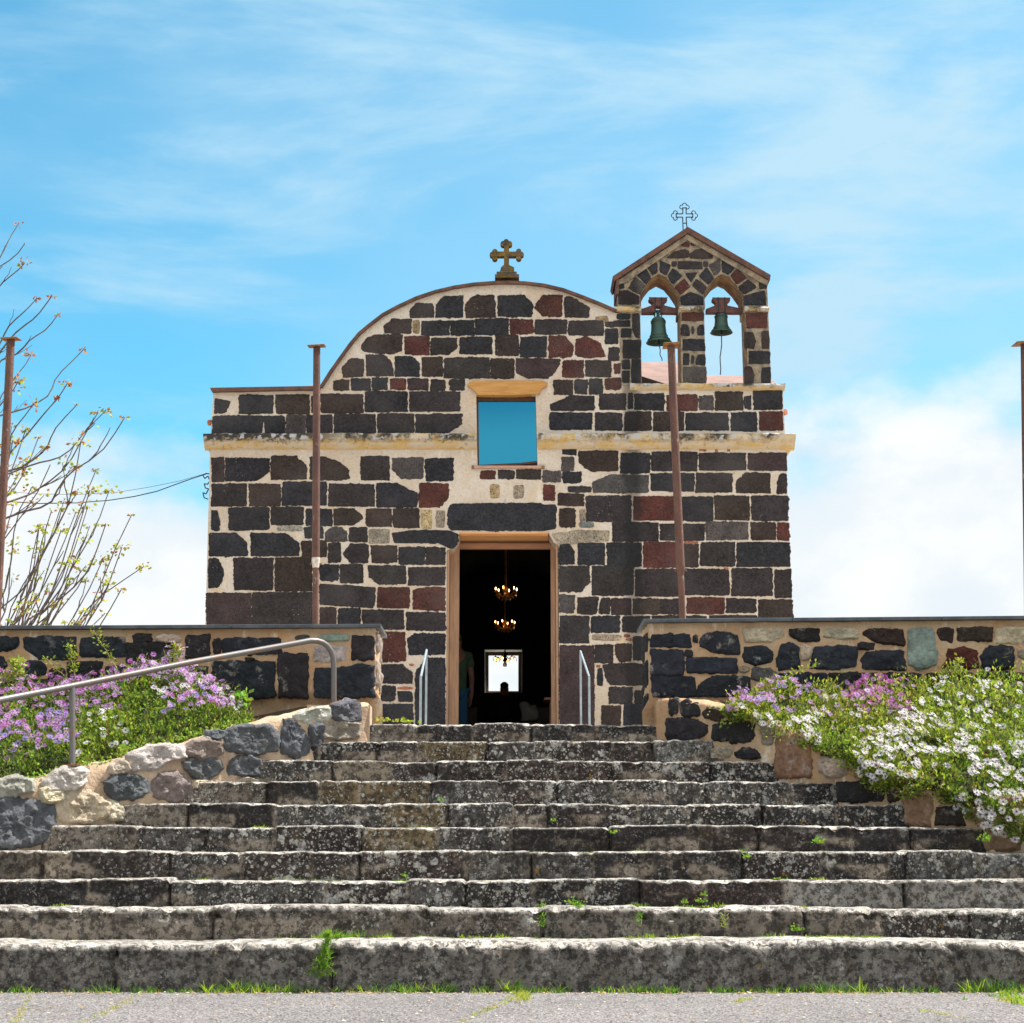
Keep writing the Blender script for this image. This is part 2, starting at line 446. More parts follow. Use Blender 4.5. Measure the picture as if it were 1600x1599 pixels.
M_OCHRE = mk_simple('ochre_arch_render', (0.27, 0.16, 0.075), (0.12, 0.085, 0.06), 9, 0.9, 0.8, 30)
M_GRUB = mk_simple('lichened_gable_mortar', (0.31, 0.25, 0.175), (0.14, 0.115, 0.09), 11, 0.92, 0.9, 30)
def mk_glass():
    t = NT('blue_reflective_pane')
    return t.done((0.030, 0.235, 0.35), 0.03, None, 1.0, 0.5)
M_PANE = mk_glass()
M_BRONZE = mk_simple('verdigris_bronze', (0.045, 0.10, 0.085), (0.075, 0.062, 0.03), 14, 0.55, 0.3, 50, 0.35, lo=0.45, hi=0.75)
M_YOKE = mk_simple('oxblood_yoke_paint', (0.13, 0.055, 0.045), (0.085, 0.04, 0.035), 12, 0.6, 0.3)
M_IRON = mk_simple('black_iron', (0.02, 0.02, 0.022), (0.035, 0.03, 0.03), 20, 0.5, 0.2)
def mk_cross():
    t = NT('lichened_cross_stone')
    base = t.mix(t.rng(t.noise(6, 6, 0.7), 0.4, 0.6), (0.075, 0.065, 0.05), (0.13, 0.105, 0.075))
    base = t.mix(t.rng(t.noise(9, 6, 0.7, off=(5, 5, 5)), 0.46, 0.58, 0, 0.9), base, (0.20, 0.12, 0.02))
    base = t.mix(t.rng(t.noise(22, 5, 0.7), 0.6, 0.68, 0, 0.7), base, (0.35, 0.33, 0.28))
    return t.done(base, 0.95, t.bump(t.noise(50, 6, 0.7), 0.8, 0.02), spec=0.1)
M_CROSS = mk_cross()
M_ROPE = mk_simple('bell_rope', (0.10, 0.09, 0.08), (0.06, 0.055, 0.05), 40, 0.9)
M_PLASTER_IN = mk_simple('dim_interior_plaster', (0.055, 0.046, 0.04), (0.045, 0.038, 0.034), 2, 0.9, 0.2)  # the nave's darkness is put into this near-black plaster colour
M_REVEAL = mk_simple('pale_reveal_paint', (0.70, 0.72, 0.68), (0.62, 0.64, 0.60), 4, 0.8, 0.1)

# ------------------------------------------------------------------ stones
SC = {'k': (.016, .019, .025), 'n': (.027, .024, .026), 'b': (.037, .026, .022), 'r': (.078, .023, .018), 'g': (.068, .062, .062),
      'p': (.042, .028, .031), 'w': (.38, .315, .235), 'K': (.10, .10, .112), 'P': (.22, .175, .15), 'W': (.40, .375, .325), 't': (.26, .155, .10),
      'G': (.21, .25, .22), 'c': (.50, .37, .19), 'o': (.22, .125, .078)}
def round_poly(pts, r, sp):
    n = len(pts); out = []
    for i in range(n):
        p, q, w = pts[i - 1], pts[i], pts[(i + 1) % n]
        a = (p - q); b = (w - q); la, lb = a.length, b.length
        rr = min(r, la * 0.42, lb * 0.42)
        A = q + a / la * rr; B = q + b / lb * rr
        for k in range(4):
            t = k / 3; out.append((1 - t) ** 2 * A + 2 * t * (1 - t) * q + t * t * B)
    res = []
    m = len(out)
    for i in range(m):
        a, b = out[i], out[(i + 1) % m]
        k = max(1, int((b - a).length / sp))
        for j in range(k): res.append(a.lerp(b, j / k))
    return res
_sid = [0]
def stone(mb, pts, O, U, V, N, col, proud=0.012, jag=0.006, r=0.02, sp=0.022, relief=0.0, rings=4, mi=1, colvar=0.18, facet=0.0, grow=0.008):
    """one block set in a wall: ragged outline (u, v), pillowed face with relief along N"""
    _sid[0] += 1; sd = _sid[0] * 7.31
    P2 = [Vector((a, b)) for a, b in pts]
    ol = round_poly(P2, r, sp)
    c = sum(ol, Vector((0, 0))) / len(ol)
    pts_n = []
    for p in ol:
        d = (p - c); L = d.length or 1
        k = noise.noise(Vector((p.x * 14, p.y * 14, sd))) * jag * .7 + noise.noise(Vector((p.x * 38, p.y * 38, sd + 9))) * jag * .7 + noise.noise(Vector((p.x * 90, p.y * 90, sd + 2))) * jag * .6
        pts_n.append(p + d / L * (k * 1.6 + grow))
    n = len(pts_n)
    size = sum((p - c).length for p in pts_n) / n
    ins = [0.0, min(0.008, size * 0.08), min(0.026, size * 0.22)]
    fr = [1.0 - i / size for i in ins]
    last = fr[-1]
    for k in range(1, rings + 1): fr.append(last * (1 - k / (rings + 1)))
    hh = [-0.006, 0.45, 0.85] + [1.0] * rings
    al = [0.85, 0.45, 0.10] + [0.0] * rings
    v = 1 + random.uniform(-colvar, colvar)
    cc = tuple(q * v * random.uniform(0.95, 1.05) for q in col)
    vs_, cols, eds = [], [], []
    fv = random.uniform(-1, 1), random.uniform(-1, 1)
    for f, h, a in zip(fr, hh, al):
        for p in pts_n:
            q = c + (p - c) * f
            z = h * proud if h > 0 else h
            if relief and h > 0:
                z += h * relief * ((noise.fractal(Vector((q.x * 9, q.y * 9, sd)), 0.7, 2.3, 5)) * 0.9 + facet * (fv[0] * (q.x - c.x) + fv[1] * (q.y - c.y)) / size)
                z = max(z, .004 + proud * .35 * h)
            vs_.append(O + U * q.x + V * q.y + N * z); cols.append(cc); eds.append(a)
    z = proud + (relief * noise.noise(Vector((c.x * 9, c.y * 9, sd))) if relief else 0)
    vs_.append(O + U * c.x + V * c.y + N * z); cols.append(cc); eds.append(0.0)
    fs = []
    for i in range(len(fr) - 1):
        for k in range(n):
            k2 = (k + 1) % n
            fs.append((i * n + k, i * n + k2, (i + 1) * n + k2, (i + 1) * n + k))
    b = (len(fr) - 1) * n
    for k in range(n): fs.append((b + k, b + (k + 1) % n, len(vs_) - 1))
    # orient towards N
    a0, a1, a2 = vs_[fs[-1][0]], vs_[fs[-1][1]], vs_[fs[-1][2]]
    if (a1 - a0).cross(a2 - a0).dot(N) < 0: fs = [tuple(reversed(f)) for f in fs]
    mb.add(vs_, fs, mi, cols, eds)

YF = 22.0
EX, EY, EZ = Vector((1, 0, 0)), Vector((0, 1, 0)), Vector((0, 0, 1))
def xz(px, py, D=YF):
    p = at(px, py, D); return (p.x, p.z)
def parse(s):
    """'x0 y0 x1 y1 code [cut]' per line chunk separated by ';' ; or 'poly code x y x y ...'"""
    out = []
    for ch in s.replace('\n', ';').split(';'):
        w = ch.split()
        if not w: continue
        if w[0] == 'poly':
            q = list(map(float, w[2:])); out.append(([(q[i], q[i + 1]) for i in range(0, len(q), 2)], w[1])); continue
        x0, y0, x1, y1 = map(float, w[:4]); code = w[4]; cut = w[5] if len(w) > 5 else ''
        W, H = x1 - x0, y1 - y0
        cw, chh = 0.30 * W, 0.42 * H
        P = []
        P += [(x0, y0 + chh), (x0 + cw, y0)] if 'a' in cut else [(x0, y0)]
        P += [(x1 - cw, y0), (x1, y0 + chh)] if 'b' in cut else [(x1, y0)]
        P += [(x1, y1 - chh), (x1 - cw, y1)] if 'c' in cut else [(x1, y1)]
        P += [(x0 + cw, y1), (x0, y1 - chh)] if 'd' in cut else [(x0, y1)]
        # slight wander of the corners
        P = [(a + random.uniform(-.8, .8), b + random.uniform(-.8, .8)) for a, b in P]
        out.append((P, code))
    return out

FACADE = '''
poly k 336 623 361 627 352 646 334 646; 374 618 427 647 k; 431 617 484 647 b; 486 619 499 646 b; 501 616 568 646 b; 570 612 637 644 k; 640 612 719 643 n
332 650 411 680 k; 413 650 445 680 k; 447 648 477 679 g; 479 648 519 680 n; 522 647 588 678 n; 590 646 647 677 n; 649 647 722 677 n c
331 715 350 753 p; 352 716 421 752 k c; 424 713 480 750 b b; poly b 484 714 505 713 530 722 546 735 547 748 530 751 484 750; 564 713 609 751 n; 612 715 662 749 g d; 665 716 709 752 k
330 756 386 791 n; 389 756 438 791 b; 441 753 511 790 k; 513 756 585 792 n; poly k 588 755 622 755 640 766 653 770 652 793 588 793; 655 755 701 793 r c
329 797 344 830 k b; 357 793 421 829 k; 424 792 474 821 n; 477 795 519 822 k; 521 795 567 821 b bc; 572 795 612 824 b; 614 794 655 825 b
475 823 506 842 k; 508 823 543 846 g ab; 545 824 574 847 n; poly k 612 833 640 829 700 829 716 834 717 846 709 857 702 858 697 849 616 849
327 833 387 869 k b; 391 833 468 869 k b; 471 845 511 871 b; 513 848 533 879 n; 536 850 576 880 n ad; 580 852 621 880 b; 623 854 664 882 k; 665 855 696 883 n
326 873 349 920 k bc; 365 872 427 923 n; 429 871 488 924 b; 500 882 529 908 k; 531 882 568 911 n; 575 884 635 913 n d; 638 886 696 915 n
poly n 499 912 587 918 585 951 499 945; 590 918 641 951 r; poly r 645 923 660 918 696 918 696 955 645 953
322 927 393 979 p; 394 926 488 979 n; 499 949 526 980 b; 528 950 563 982 k; 566 953 632 984 n; 635 957 696 986 n
592 988 634 1034 r; poly k 637 998 646 990 696 990 696 1023 638 1024; 592 1038 644 1069 n b; 593 1072 618 1096 n; 621 1081 645 1097 k; 582 1100 646 1150 k
poly k 649 1050 666 1028 696 1028 696 1150 649 1150
640 474 678 497 n a; 680 463 724 497 k a; 727 461 774 497 b a; poly k 778 462 820 461 833 475 832 496 778 495; 836 461 878 496 r ad; poly n 882 464 893 464 922 481 919 497 882 496
600 499 643 521 b a; 658 501 702 525 k; 704 501 741 525 k; 742 498 794 524 k; 797 499 833 522 r; 836 500 886 523 n; 888 501 943 525 n
poly b 563 543 572 528 590 523 629 523 628 549 612 554 567 550; 632 526 671 555 r; 673 528 714 555 n c; 717 527 769 553 k; 773 524 811 556 b; 813 526 855 558 k; 857 525 895 559 r b; poly r 899 530 918 526 938 536 947 558 915 560 899 555
poly b 534 575 548 559 569 562 568 589 536 590; 572 555 614 588 n b; 617 557 656 589 k b; 659 558 692 589 b; 693 559 765 592 n; 767 560 804 592 b; poly p 806 560 876 561 874 570 864 586 855 592 822 591 806 583; 879 563 913 590 r; 914 563 954 589 b
521 594 545 611 b; 548 592 579 611 k; 581 590 606 610 k; 609 592 634 609 r; 637 592 669 610 p; 673 593 696 611 n; 701 593 726 610 n; 865 594 895 617 b; 897 593 918 616 k; 921 592 942 616 k; 945 591 971 609 r
poly n 859 632 880 624 890 618 930 619 929 642 859 642; 936 615 978 641 n; 981 615 989 640 k; 991 615 1038 641 k; 1041 617 1090 642 r; 1092 619 1115 641 g; 1117 612 1161 642 b; 1163 620 1174 640 k; 1177 611 1222 641 k
859 645 925 672 k; 930 645 973 673 n; 976 643 1018 673 b; 1021 643 1069 674 b; 1071 645 1139 673 k; 1142 644 1183 674 k; 1186 643 1223 673 r
878 695 901 711 k; 877 714 898 736 g; 904 705 966 737 b d; 970 708 1016 740 k; 1018 706 1090 737 n; 1092 708 1166 736 n; 1168 708 1229 736 p
750 735 774 748 r; 778 735 804 749 n; 807 734 845 749 b; 847 736 877 753 g; 879 737 909 755 k; 849 757 867 783 r; 887 760 924 770 n; 872 771 913 791 b
926 742 1014 771 g a; 1017 740 1085 768 k; 1087 739 1145 770 n; 1149 739 1204 771 b a; 1214 740 1230 772 n a
916 775 986 815 n; 989 776 1057 813 r; 1059 776 1114 815 k; 1116 775 1171 813 b; 1173 775 1232 814 n; 873 795 899 824 b; poly k 699 796 706 787 845 786 850 789 869 788 869 826 852 830 704 829 699 822
956 816 1029 846 n; 1031 818 1101 845 n; 1103 815 1170 844 g; 1173 817 1213 844 b; 1215 817 1233 845 r
873 850 898 882 k b; 903 849 945 883 k; 948 848 1003 886 k; 1005 847 1058 887 r; 1060 851 1091 887 b; 1094 847 1149 885 n; 1151 847 1235 886 k
874 884 922 926 n c; 924 885 990 931 n; 992 889 1062 932 n; 1064 889 1140 930 n; 1143 888 1207 932 n; 1210 890 1237 935 n
874 930 898 958 g; 902 933 934 960 n; 936 934 953 960 n a; 955 935 986 961 p; 988 935 1030 960 b; 1031 936 1070 960 n; 1073 934 1132 959 r; 1134 935 1182 958 n; 1184 937 1239 966 b
874 962 921 1005 n; 924 963 969 989 k; 972 963 1016 988 n; 1018 962 1070 975 n; 1072 962 1105 975 n; 1107 962 1184 973 n; 989 995 1012 1032 k; 1014 995 1100 1034 n
929 1007 958 1036 n; 961 1006 987 1035 b d; poly n 942 1040 950 1037 1010 1037 1010 1071 954 1071 945 1058; 1014 1037 1100 1071 b; 933 1044 942 1071 k; 874 1009 929 1150 p
951 1073 989 1100 n; 991 1078 1020 1100 n; 940 1102 970 1150 b; 974 1101 1016 1150 k
945 503 966 511 b; 945 514 966 537 k; 951 543 968 564 n; 959 568 970 585 r
'''
PATCH = '''
658 796 675 826 c; 681 798 695 825 w; 576 827 609 849 w; poly w 861 834 905 829 953 829 952 846 900 850 872 852; 645 500 656 522 c
432 823 473 830 W; 905 796 915 815 w; 905 816 928 824 G; 925 992 972 1001 w; 930 495 950 506 c; 357 835 358 836 w; 766 757 780 779 c; 802 758 818 779 w
'''
BRICKS = '''975 992 984 995; 978 998 988 1001; 622 1074 644 1077; 1069 846 1091 850; 1093 701 1104 705; 1118 703 1121 708; 1131 887 1138 892; 640 1038 647 1040; 932 1040 938 1043; 1136 697 1140 705'''

church = tag(empty('stone_church', (at(780, 1100, YF).x, YF, 1.817)),
             'small church of dark basalt blocks with round gable and twin-arched belfry above the steps', 'church')
def part(mb, name, mats, smooth=False, label=None, parent=None):
    return mb.build(name, mats, parent or church, smooth, label)

# --- front wall
ARC = [(500, 605), (515, 581), (530, 560), (545, 539), (560, 521), (575, 508.5), (597, 491.5), (620, 479), (650, 465), (680, 455), (710, 448),
       (740, 443.5), (772, 441), (796, 440.5), (820, 441.5), (850, 445), (880, 452), (910, 463), (940, 475), (964, 485.5)]
zb = 1.70
def wx(px, py): return xz(px, py)[0]
outer = [(wx(322, 1000), zb), xz(328, 705), xz(333, 612), xz(499, 611)] + [xz(a, b + 4) for a, b in ARC] + \
        [xz(966, 489), xz(971, 602), xz(1223, 609), xz(1228, 705), (wx(1240, 1000), zb)]
DOOR_Z = 2.15
door = [(wx(698, 1000), DOOR_Z), xz(698, 860), xz(706, 857), xz(713, 849), xz(717, 840), xz(718, 832), xz(857, 832), xz(860, 838), xz(865, 847), xz(873, 853), (wx(873, 1000), DOOR_Z)]
win = [xz(746, 728), xz(744, 617), xz(837, 617), xz(840, 728)]
mb = MB()
mb.prism([outer, door, win], YF, YF + 0.55, 0, (1, 1, 1))
FO = Vector((0, YF, 0)); FN = Vector((0, -1, 0))
for P, c in parse(FACADE):
    q = [xz(a, b) for a, b in P]
    big = abs(q[0][0] - q[2][0]) > 1.2
    stone(mb, q, FO, EX, EZ, FN, SC[c], 0.010, 0.0100, 0.018 if not big else 0.04, 0.0125, 0.004, 2)
fr_ = random.Random(31)
for (xa_, xb_, rows_) in ((322, 560, (981, 1013, 1047, 1081, 1115)), (1103, 1241, (978, 1010, 1041, 1071)), (1024, 1241, (1073, 1098, 1125, 1150)), (318, 697, (1152, 1184, 1216)), (874, 1243, (1152, 1184, 1216)), (322, 578, (1117, 1150))):
    for ya_, yb_ in zip(rows_[:-1], rows_[1:]):
        x_ = xa_
        while x_ < xb_ - 12:
            w_ = min(fr_.uniform(34, 78), xb_ - x_)
            if xb_ - x_ - w_ < 20: w_ = xb_ - x_
            stone(mb, [xz(x_, ya_ + 1), xz(x_ + w_ - 3, ya_ + 1), xz(x_ + w_ - 3, yb_ - 2), xz(x_, yb_ - 2)], FO, EX, EZ, FN, SC[fr_.choice('knbknrkn')], 0.010, 0.010, 0.018, 0.02, 0.004, 2)
            x_ += w_
for P, c in parse(PATCH):
    stone(mb, [xz(a, b) for a, b in P], FO, EX, EZ, FN, tuple(.8 * k for k in SC[c]), 0.004, 0.006, 0.03, 0.03, 0.004, 1)
for ch in BRICKS.split(';'):
    a, b, c, d = map(float, ch.split())
    stone(mb, [xz(a, b), xz(c, b), xz(c, d), xz(a, d)], FO, EX, EZ, FN, (.36, .12, .07), 0.006, 0.008, 0.01, 0.02, 0, 1)
part(mb, 'front_wall', [M_MORTAR, M_BASALT])

# --- arched gable cap, parapet cap
def strip_band(pts_out, thick, y0, y1):
    o = [xz(a, b) for a, b in pts_out]; res = []
    for i, (x, z) in enumerate(o):
        a = Vector(o[max(i - 1, 0)]); b = Vector(o[min(i + 1, len(o) - 1)])
        t = (b - a).normalized(); res.append((x + t.y * thick, z - t.x * thick))
    return o + res[::-1]
mb = MB(); mb.prism([strip_band(ARC, 0.040, 0, 0)], YF - 0.05, YF + 0.62, 0)
part(mb, 'gable_cap', [M_CAP])
mb = MB(); mb.prism([[xz(329, 608), xz(500, 605), xz(500, 610.5), xz(332, 614)]], YF - 0.06, YF + 0.62, 0)
part(mb, 'parapet_cap', [M_CAP])
# --- body: hollow nave and aisles
cxp = 792
arcL = [(a, b + 9) for a, b in ARC if a <= 772]
arcR = [(2 * cxp - a, b) for a, b in reversed(arcL) if 2 * cxp - a < 962] + [(968, 500), (985, 560), (1000, 568)]
Xl, Xr = wx(324, 975), wx(1238, 975)
outb = [(Xl + .02, zb), (Xl + .03, xz(333, 640)[1])] + [(xz(495, 620)[0], xz(495, 606)[1])] + [xz(a, b) for a, b in arcL] + [xz(a, b) for a, b in arcR] + \
       [(Xr - .03, xz(1223, 640)[1]), (Xr - .02, zb)]
cx = wx(786, 1000); HW = 2.15
inn = [(cx - HW, DOOR_Z - .1), (cx - HW, 4.9)] + [(cx - HW * math.cos(R(a)), 4.9 + 1.75 * math.sin(R(a))) for a in range(12, 180, 12)] + [(cx + HW, 4.9), (cx + HW, DOOR_Z - .1)]
YB = 36.5
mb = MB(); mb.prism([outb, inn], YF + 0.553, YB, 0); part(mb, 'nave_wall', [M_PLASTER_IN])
# vault roof skin and aisle roofs
mb = MB()
arcAll = arcL + arcR
o = [xz(a, b) for a, b in arcAll]; up = [(x, z + 0.045) for x, z in o]
mb.prism([up + o[::-1]], YF + 0.6, YB + .3, 0)
part(mb, 'vault_roof', [M_CAP])
mb = MB()
zr = at(1030, 566, 24.6).z; zr2 = at(1130, 587, 24.2).z
xm = at(1083, 580, 23).x
for (xa, xb, zt, yb) in ((at(975, 580, 23).x, xm, zr, 24.6), (xm + .004, at(1215, 600, 23).x, zr2, 24.2)):
    z0 = at(1030, 606, 22.6).z
    vsr = [(xa, YF + .58, z0), (xb, YF + .58, z0), (xb, yb, zt), (xa, yb, zt), (xa, YF + .58, z0 - .3), (xb, YF + .58, z0 - .3), (xb, yb + .2, z0 - .3), (xa, yb + .2, z0 - .3)]
    mb.add(vsr, [(0, 1, 2, 3), (0, 4, 5, 1), (1, 5, 6, 2), (2, 6, 7, 3), (3, 7, 4, 0)])
part(mb, 'belfry_foot_roof', [M_TILE])
mb = MB()
a0 = at(452, 606, 23.4); a1 = at(520, 596, 23.4)
mb.add([(a0.x, 23.2, a0.z - .25), (a1.x, 23.2, a0.z - .25), (a1.x, 23.6, a1.z), ((a0.x * .6 + a1.x * .4), 23.6, a1.z), (a0.x, 24.6, a0.z - .25), (a1.x, 24.6, a0.z - .25)],
       [(0, 1, 2, 3), (3, 2, 5, 4), (0, 3, 4), (1, 5, 2)])
part(mb, 'aisle_roof', [M_TILE])
# back wall with the bright window
wi = [xz(757, 1083.5, YB), xz(757, 1015, YB), xz(816, 1015, YB), xz(816, 1083.5, YB)]
mb = MB(); mb.prism([[(Xl + .02, zb), (Xl + .03, 6.3), (Xl + 1.9, 7.4), (Xr - 1.9, 7.4), (Xr - .03, 6.3), (Xr - .02, zb)], wi], YB + .003, YB + .5, 0)
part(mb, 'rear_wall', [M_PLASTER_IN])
# pale reveal + dark frame
rw = empty('rear_window', (wi[0][0], YB, wi[0][1])); rw.parent = church; rw.matrix_parent_inverse = Matrix.Translation(-church.location)
def inset(lp, d):
    return [(lp[0][0] + d, lp[0][1] + d), (lp[1][0] + d, lp[1][1] - d), (lp[2][0] - d, lp[2][1] - d), (lp[3][0] - d, lp[3][1] + d)]
def in_win(lp, name, y0, y1, mat, d0, d1):
    m_ = MB(); m_.prism([inset(lp, d0), inset(lp, d1)], y0, y1); o_ = m_.build(name, [mat]); parent_keep(o_, rw); 
    o_.matrix_parent_inverse = Matrix.Translation(-Vector(rw.location)); return o_
in_win(wi, 'window_trim', YB - .02, YB + .40, M_REVEAL, -0.004, 0.010)
in_win(wi, 'window_frame', YB + .40, YB + .46, M_DKWOOD, 0.004, 0.082)
# the trim face seen from the room is a painted band
m_ = MB(); m_.prism([inset(wi, -.06), inset(wi, -.004)], YB - .035, YB - .006); o_ = m_.build('window_surround', [M_PLASTER_IN]); parent_keep(o_, rw)
# floor of the church and two steps up to it
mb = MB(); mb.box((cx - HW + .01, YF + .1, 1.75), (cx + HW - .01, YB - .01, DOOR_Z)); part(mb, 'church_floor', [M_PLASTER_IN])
mb = MB()
mb.box((wx(680, 1000), YF - .38, 1.75), (wx(890, 1000), YF + .1, DOOR_Z - .004), 0, (.12, .105, .09)); mb.box((wx(665, 1000), YF - .74, 1.75), (wx(905, 1000), YF - .381, DOOR_Z - .17), 0, (.12, .105, .09))
part(mb, 'door_step', [M_STEP])

# --- door frame: jamb linings, frame posts, head, soffit
dl, dr = door[1][0], door[-1][0]; dt = xz(700, 832)[1]
df = empty('door_frame', (cx, YF + .2, DOOR_Z)); df.parent = church; df.matrix_parent_inverse = Matrix.Translation(-church.location)
def dpart(mb, name, mats, label=None):
    o_ = mb.build(name, mats); parent_keep(o_, df)
    if label: o_['label'] = label
    return o_
yfr = YF + .42
for nm, s, e in (('left', dl, 1), ('right', dr, -1)):
    m_ = MB(); m_.box((min(s + e * .004, s + e * .03), YF + .03, DOOR_Z + .002), (max(s + e * .004, s + e * .03), yfr, xz(700, 850, YF + .2)[1])); dpart(m_, 'jamb_board', [M_WOOD_D])
    m_ = MB()
    a, b = (s + .032, xz(717, 1000, yfr)[0]) if e == 1 else (xz(861, 1000, yfr)[0], s - .032)
    m_.box((a, yfr, DOOR_Z + .002), (b, yfr + .09, xz(700, 853, yfr)[1])); dpart(m_, 'frame_post', [M_WOOD_D])
m_ = MB(); m_.box((dl + .01, yfr + .003, xz(700, 857.5, yfr)[1]), (dr - .01, yfr + .092, xz(700, 849, yfr)[1])); dpart(m_, 'frame_head', [M_WOOD_H])
m_ = MB(); m_.box((door[5][0] + .003, YF + .03, dt - .035), (door[6][0] - .003, yfr + .002, dt - .006)); m_.box((door[5][0] + .003, YF - .012, dt - .02), (door[6][0] - .003, YF + .029, dt - .001)); dpart(m_, 'lintel_board', [M_WOOD_SOF])
m_ = MB(); m_.box((dl - .1, yfr + .05, xz(700, 850, yfr)[1] + .002), (dr + .1, yfr + .13, dt + .1)); dpart(m_, 'head_panel', [M_WOOD_H])

# --- square window: beam, frame, pane, sill
sw = empty('square_window', (wx(792, 700), YF, xz(792, 728)[1])); sw.parent = church; sw.matrix_parent_inverse = Matrix.Translation(-church.location)
def wpart(mb, name, mats):
    o_ = mb.build(name, mats); parent_keep(o_, sw); return o_
# timber lintel with worn ends
m_ = MB()
pr = [(731, 604), (733, 598.5), (742, 596.5), (800, 596), (848, 596.5), (855, 600), (854, 605), (846, 608), (843, 616.5), (800, 618.3), (747, 618), (742, 612), (736, 608)]
m_.prism([[xz(a, b) for a, b in pr]], YF - .035, YF + .3, 0)
o_ = wpart(m_, 'lintel_beam', [M_WOOD_O])
b_ = o_.modifiers.new('b', 'BEVEL'); b_.width = .012; b_.segments = 2
yw = YF + .10
m_ = MB()
fo = [xz(744, 729, yw), xz(744, 618.5, yw), xz(838, 618.5, yw), xz(841, 729, yw)]
fi = [xz(748.5, 726.5, yw), xz(747.5, 626.5, yw), xz(837, 626.5, yw), xz(839, 722, yw)]
m_.prism([fo, fi], yw, yw + .05); wpart(m_, 'window_frame', [M_DKWOOD])
m_ = MB(); q = [xz(747, 728, yw), xz(746.5, 624, yw), xz(838.5, 624, yw), xz(840, 728, yw)]
m_.add([(x, yw + .02 + (.012 if i in (1, 2) else 0), z) for i, (x, z) in enumerate(q)] + [(x, yw + .036, z) for x, z in q],
       [(0, 1, 2, 3), (7, 6, 5, 4), (0, 4, 5, 1), (1, 5, 6, 2), (2, 6, 7, 3), (3, 7, 4, 0)])
fix_normals(wpart(m_, 'window_pane', [M_PANE]))
m_ = MB(); q = [xz(795, 726, yw - .02), xz(838, 720.5, yw - .02), xz(838, 724.5, yw - .02), xz(795, 727.5, yw - .02)]
m_.prism([q], yw - .03, yw - .005); wpart(m_, 'fallen_slat', [M_DKWOOD])
m_ = MB(); m_.box((wx(741, 730), YF - .03, xz(0, 732.5)[1]), (wx(846, 730), YF + .12, xz(0, 728.5)[1])); wpart(m_, 'window_sill', [M_SILL])
m_ = MB(); m_.box((wx(737, 730), YF - .02, xz(0, 733)[1]), (wx(741, 730) - .002, YF + .02, xz(0, 728)[1])); wpart(m_, 'sill_end', [M_OCHRE])
m_ = MB(); m_.box((wx(846, 730) + .002, YF - .02, xz(0, 733)[1]), (wx(851, 730), YF + .02, xz(0, 728)[1])); wpart(m_, 'sill_end', [M_OCHRE])

# --- cornices
def cornice(name, pxa, pxb, prof, seed, wrap=0.0):
    """prof: (out, py) from the top of the moulding down"""
    n = max(8, int((pxb - pxa) / 3)); m_ = MB(); vs_, cols, eds, fs = [], [], [], []
    k = len(prof)
    for i in range(n + 1):
        px = pxa + (pxb - pxa) * i / n
        for j, (o_, py) in enumerate(prof):
            x, z = xz(px, py)
            w = noise.noise(Vector((x * 5, j * .7, seed))) * .012 + noise.noise(Vector((x * 19, j * 1.7, seed))) * .007
            vs_.append(Vector((x, YF - (o_ + w if o_ > 0 else o_), z + (w * .8 if o_ > 0 else 0)))); cols.append((1, 1, 1)); eds.append(1 - j / (k - 1))
    for i in range(n):
        for j in range(k - 1):
            a = i * k + j; fs.append((a, a + 1, a + k + 1, a + k))
    fs.append(tuple(range(k - 1, -1, -1))); fs.append(tuple(n * k + j for j in range(k)))
    m_.add(vs_, fs, 0, cols, eds)
    part(m_, name, [M_CORN])
PR = [(-.02, 678), (.10, 680), (.13, 682), (.13, 686), (.12, 690), (.08, 693), (.065, 697), (.03, 701), (-.02, 704)]
cornice('cornice', 320, 744.5, PR, 1.0); cornice('cornice', 841, 1241, PR, 2.0)
cornice('belfry_base_coping', 984, 1226, [(-.02, 600), (.05, 601), (.06, 604), (.045, 607), (.02, 609.5), (-.02, 611)], 3.0)
# side returns of the cornice
for nm, px, e in (('l', 322, -1), ('r', 1239, 1)):
    x = wx(px, 690); m_ = MB()
    m_.box((min(x, x + e * -.09), YF + .02, xz(0, 699)[1]), (max(x, x + e * -.09), YF + .7, xz(0, 681)[1]), 0, (1, 1, 1)); part(m_, 'cornice_return', [M_CORN])
# terracotta spouts poking out of both flanks
for x0, x1, y0, y1 in ((334, 326.5, 660, 661), (1221, 1228, 646, 644)):
    m_ = MB(); p0 = at(x0, y0, YF + .3); p1 = at(x1, y1, YF + .25); m_.tube([p0, p1], [.035, .042], 10); part(m_, 'spout', [M_BRICK])

# --- belfry
bel = empty('belfry', (wx(1084, 603), YF, xz(1084, 603)[1])); bel.parent = church; bel.matrix_parent_inverse = Matrix.Translation(-church.location)
def bpart(mb, name, mats, label=None):
    o_ = mb.build(name, mats); parent_keep(o_, bel); 
    return o_
A1 = [(1000, 480), (1000, 461), (1008, 446), (1017, 435), (1029, 428), (1042, 434), (1052, 446), (1062, 461), (1063, 480)]
A2 = [(1100, 480), (1099, 461), (1106, 447), (1115, 436), (1127, 428), (1138, 432), (1151, 446), (1162, 461), (1165, 480)]
YB0, YB1 = YF - .004, YF + .46
lp = [(971, 602), (966, 487), (963, 437), (1074, 363), (1198, 437), (1200, 480), (1205, 602), (1169, 602)] + A2[::-1] + [(1103, 602), (1065, 602)] + A1[::-1] + [(1003, 602)]
mb = MB(); mb.prism([[xz(a, b) for a, b in lp]], YB0, YB1, 0)
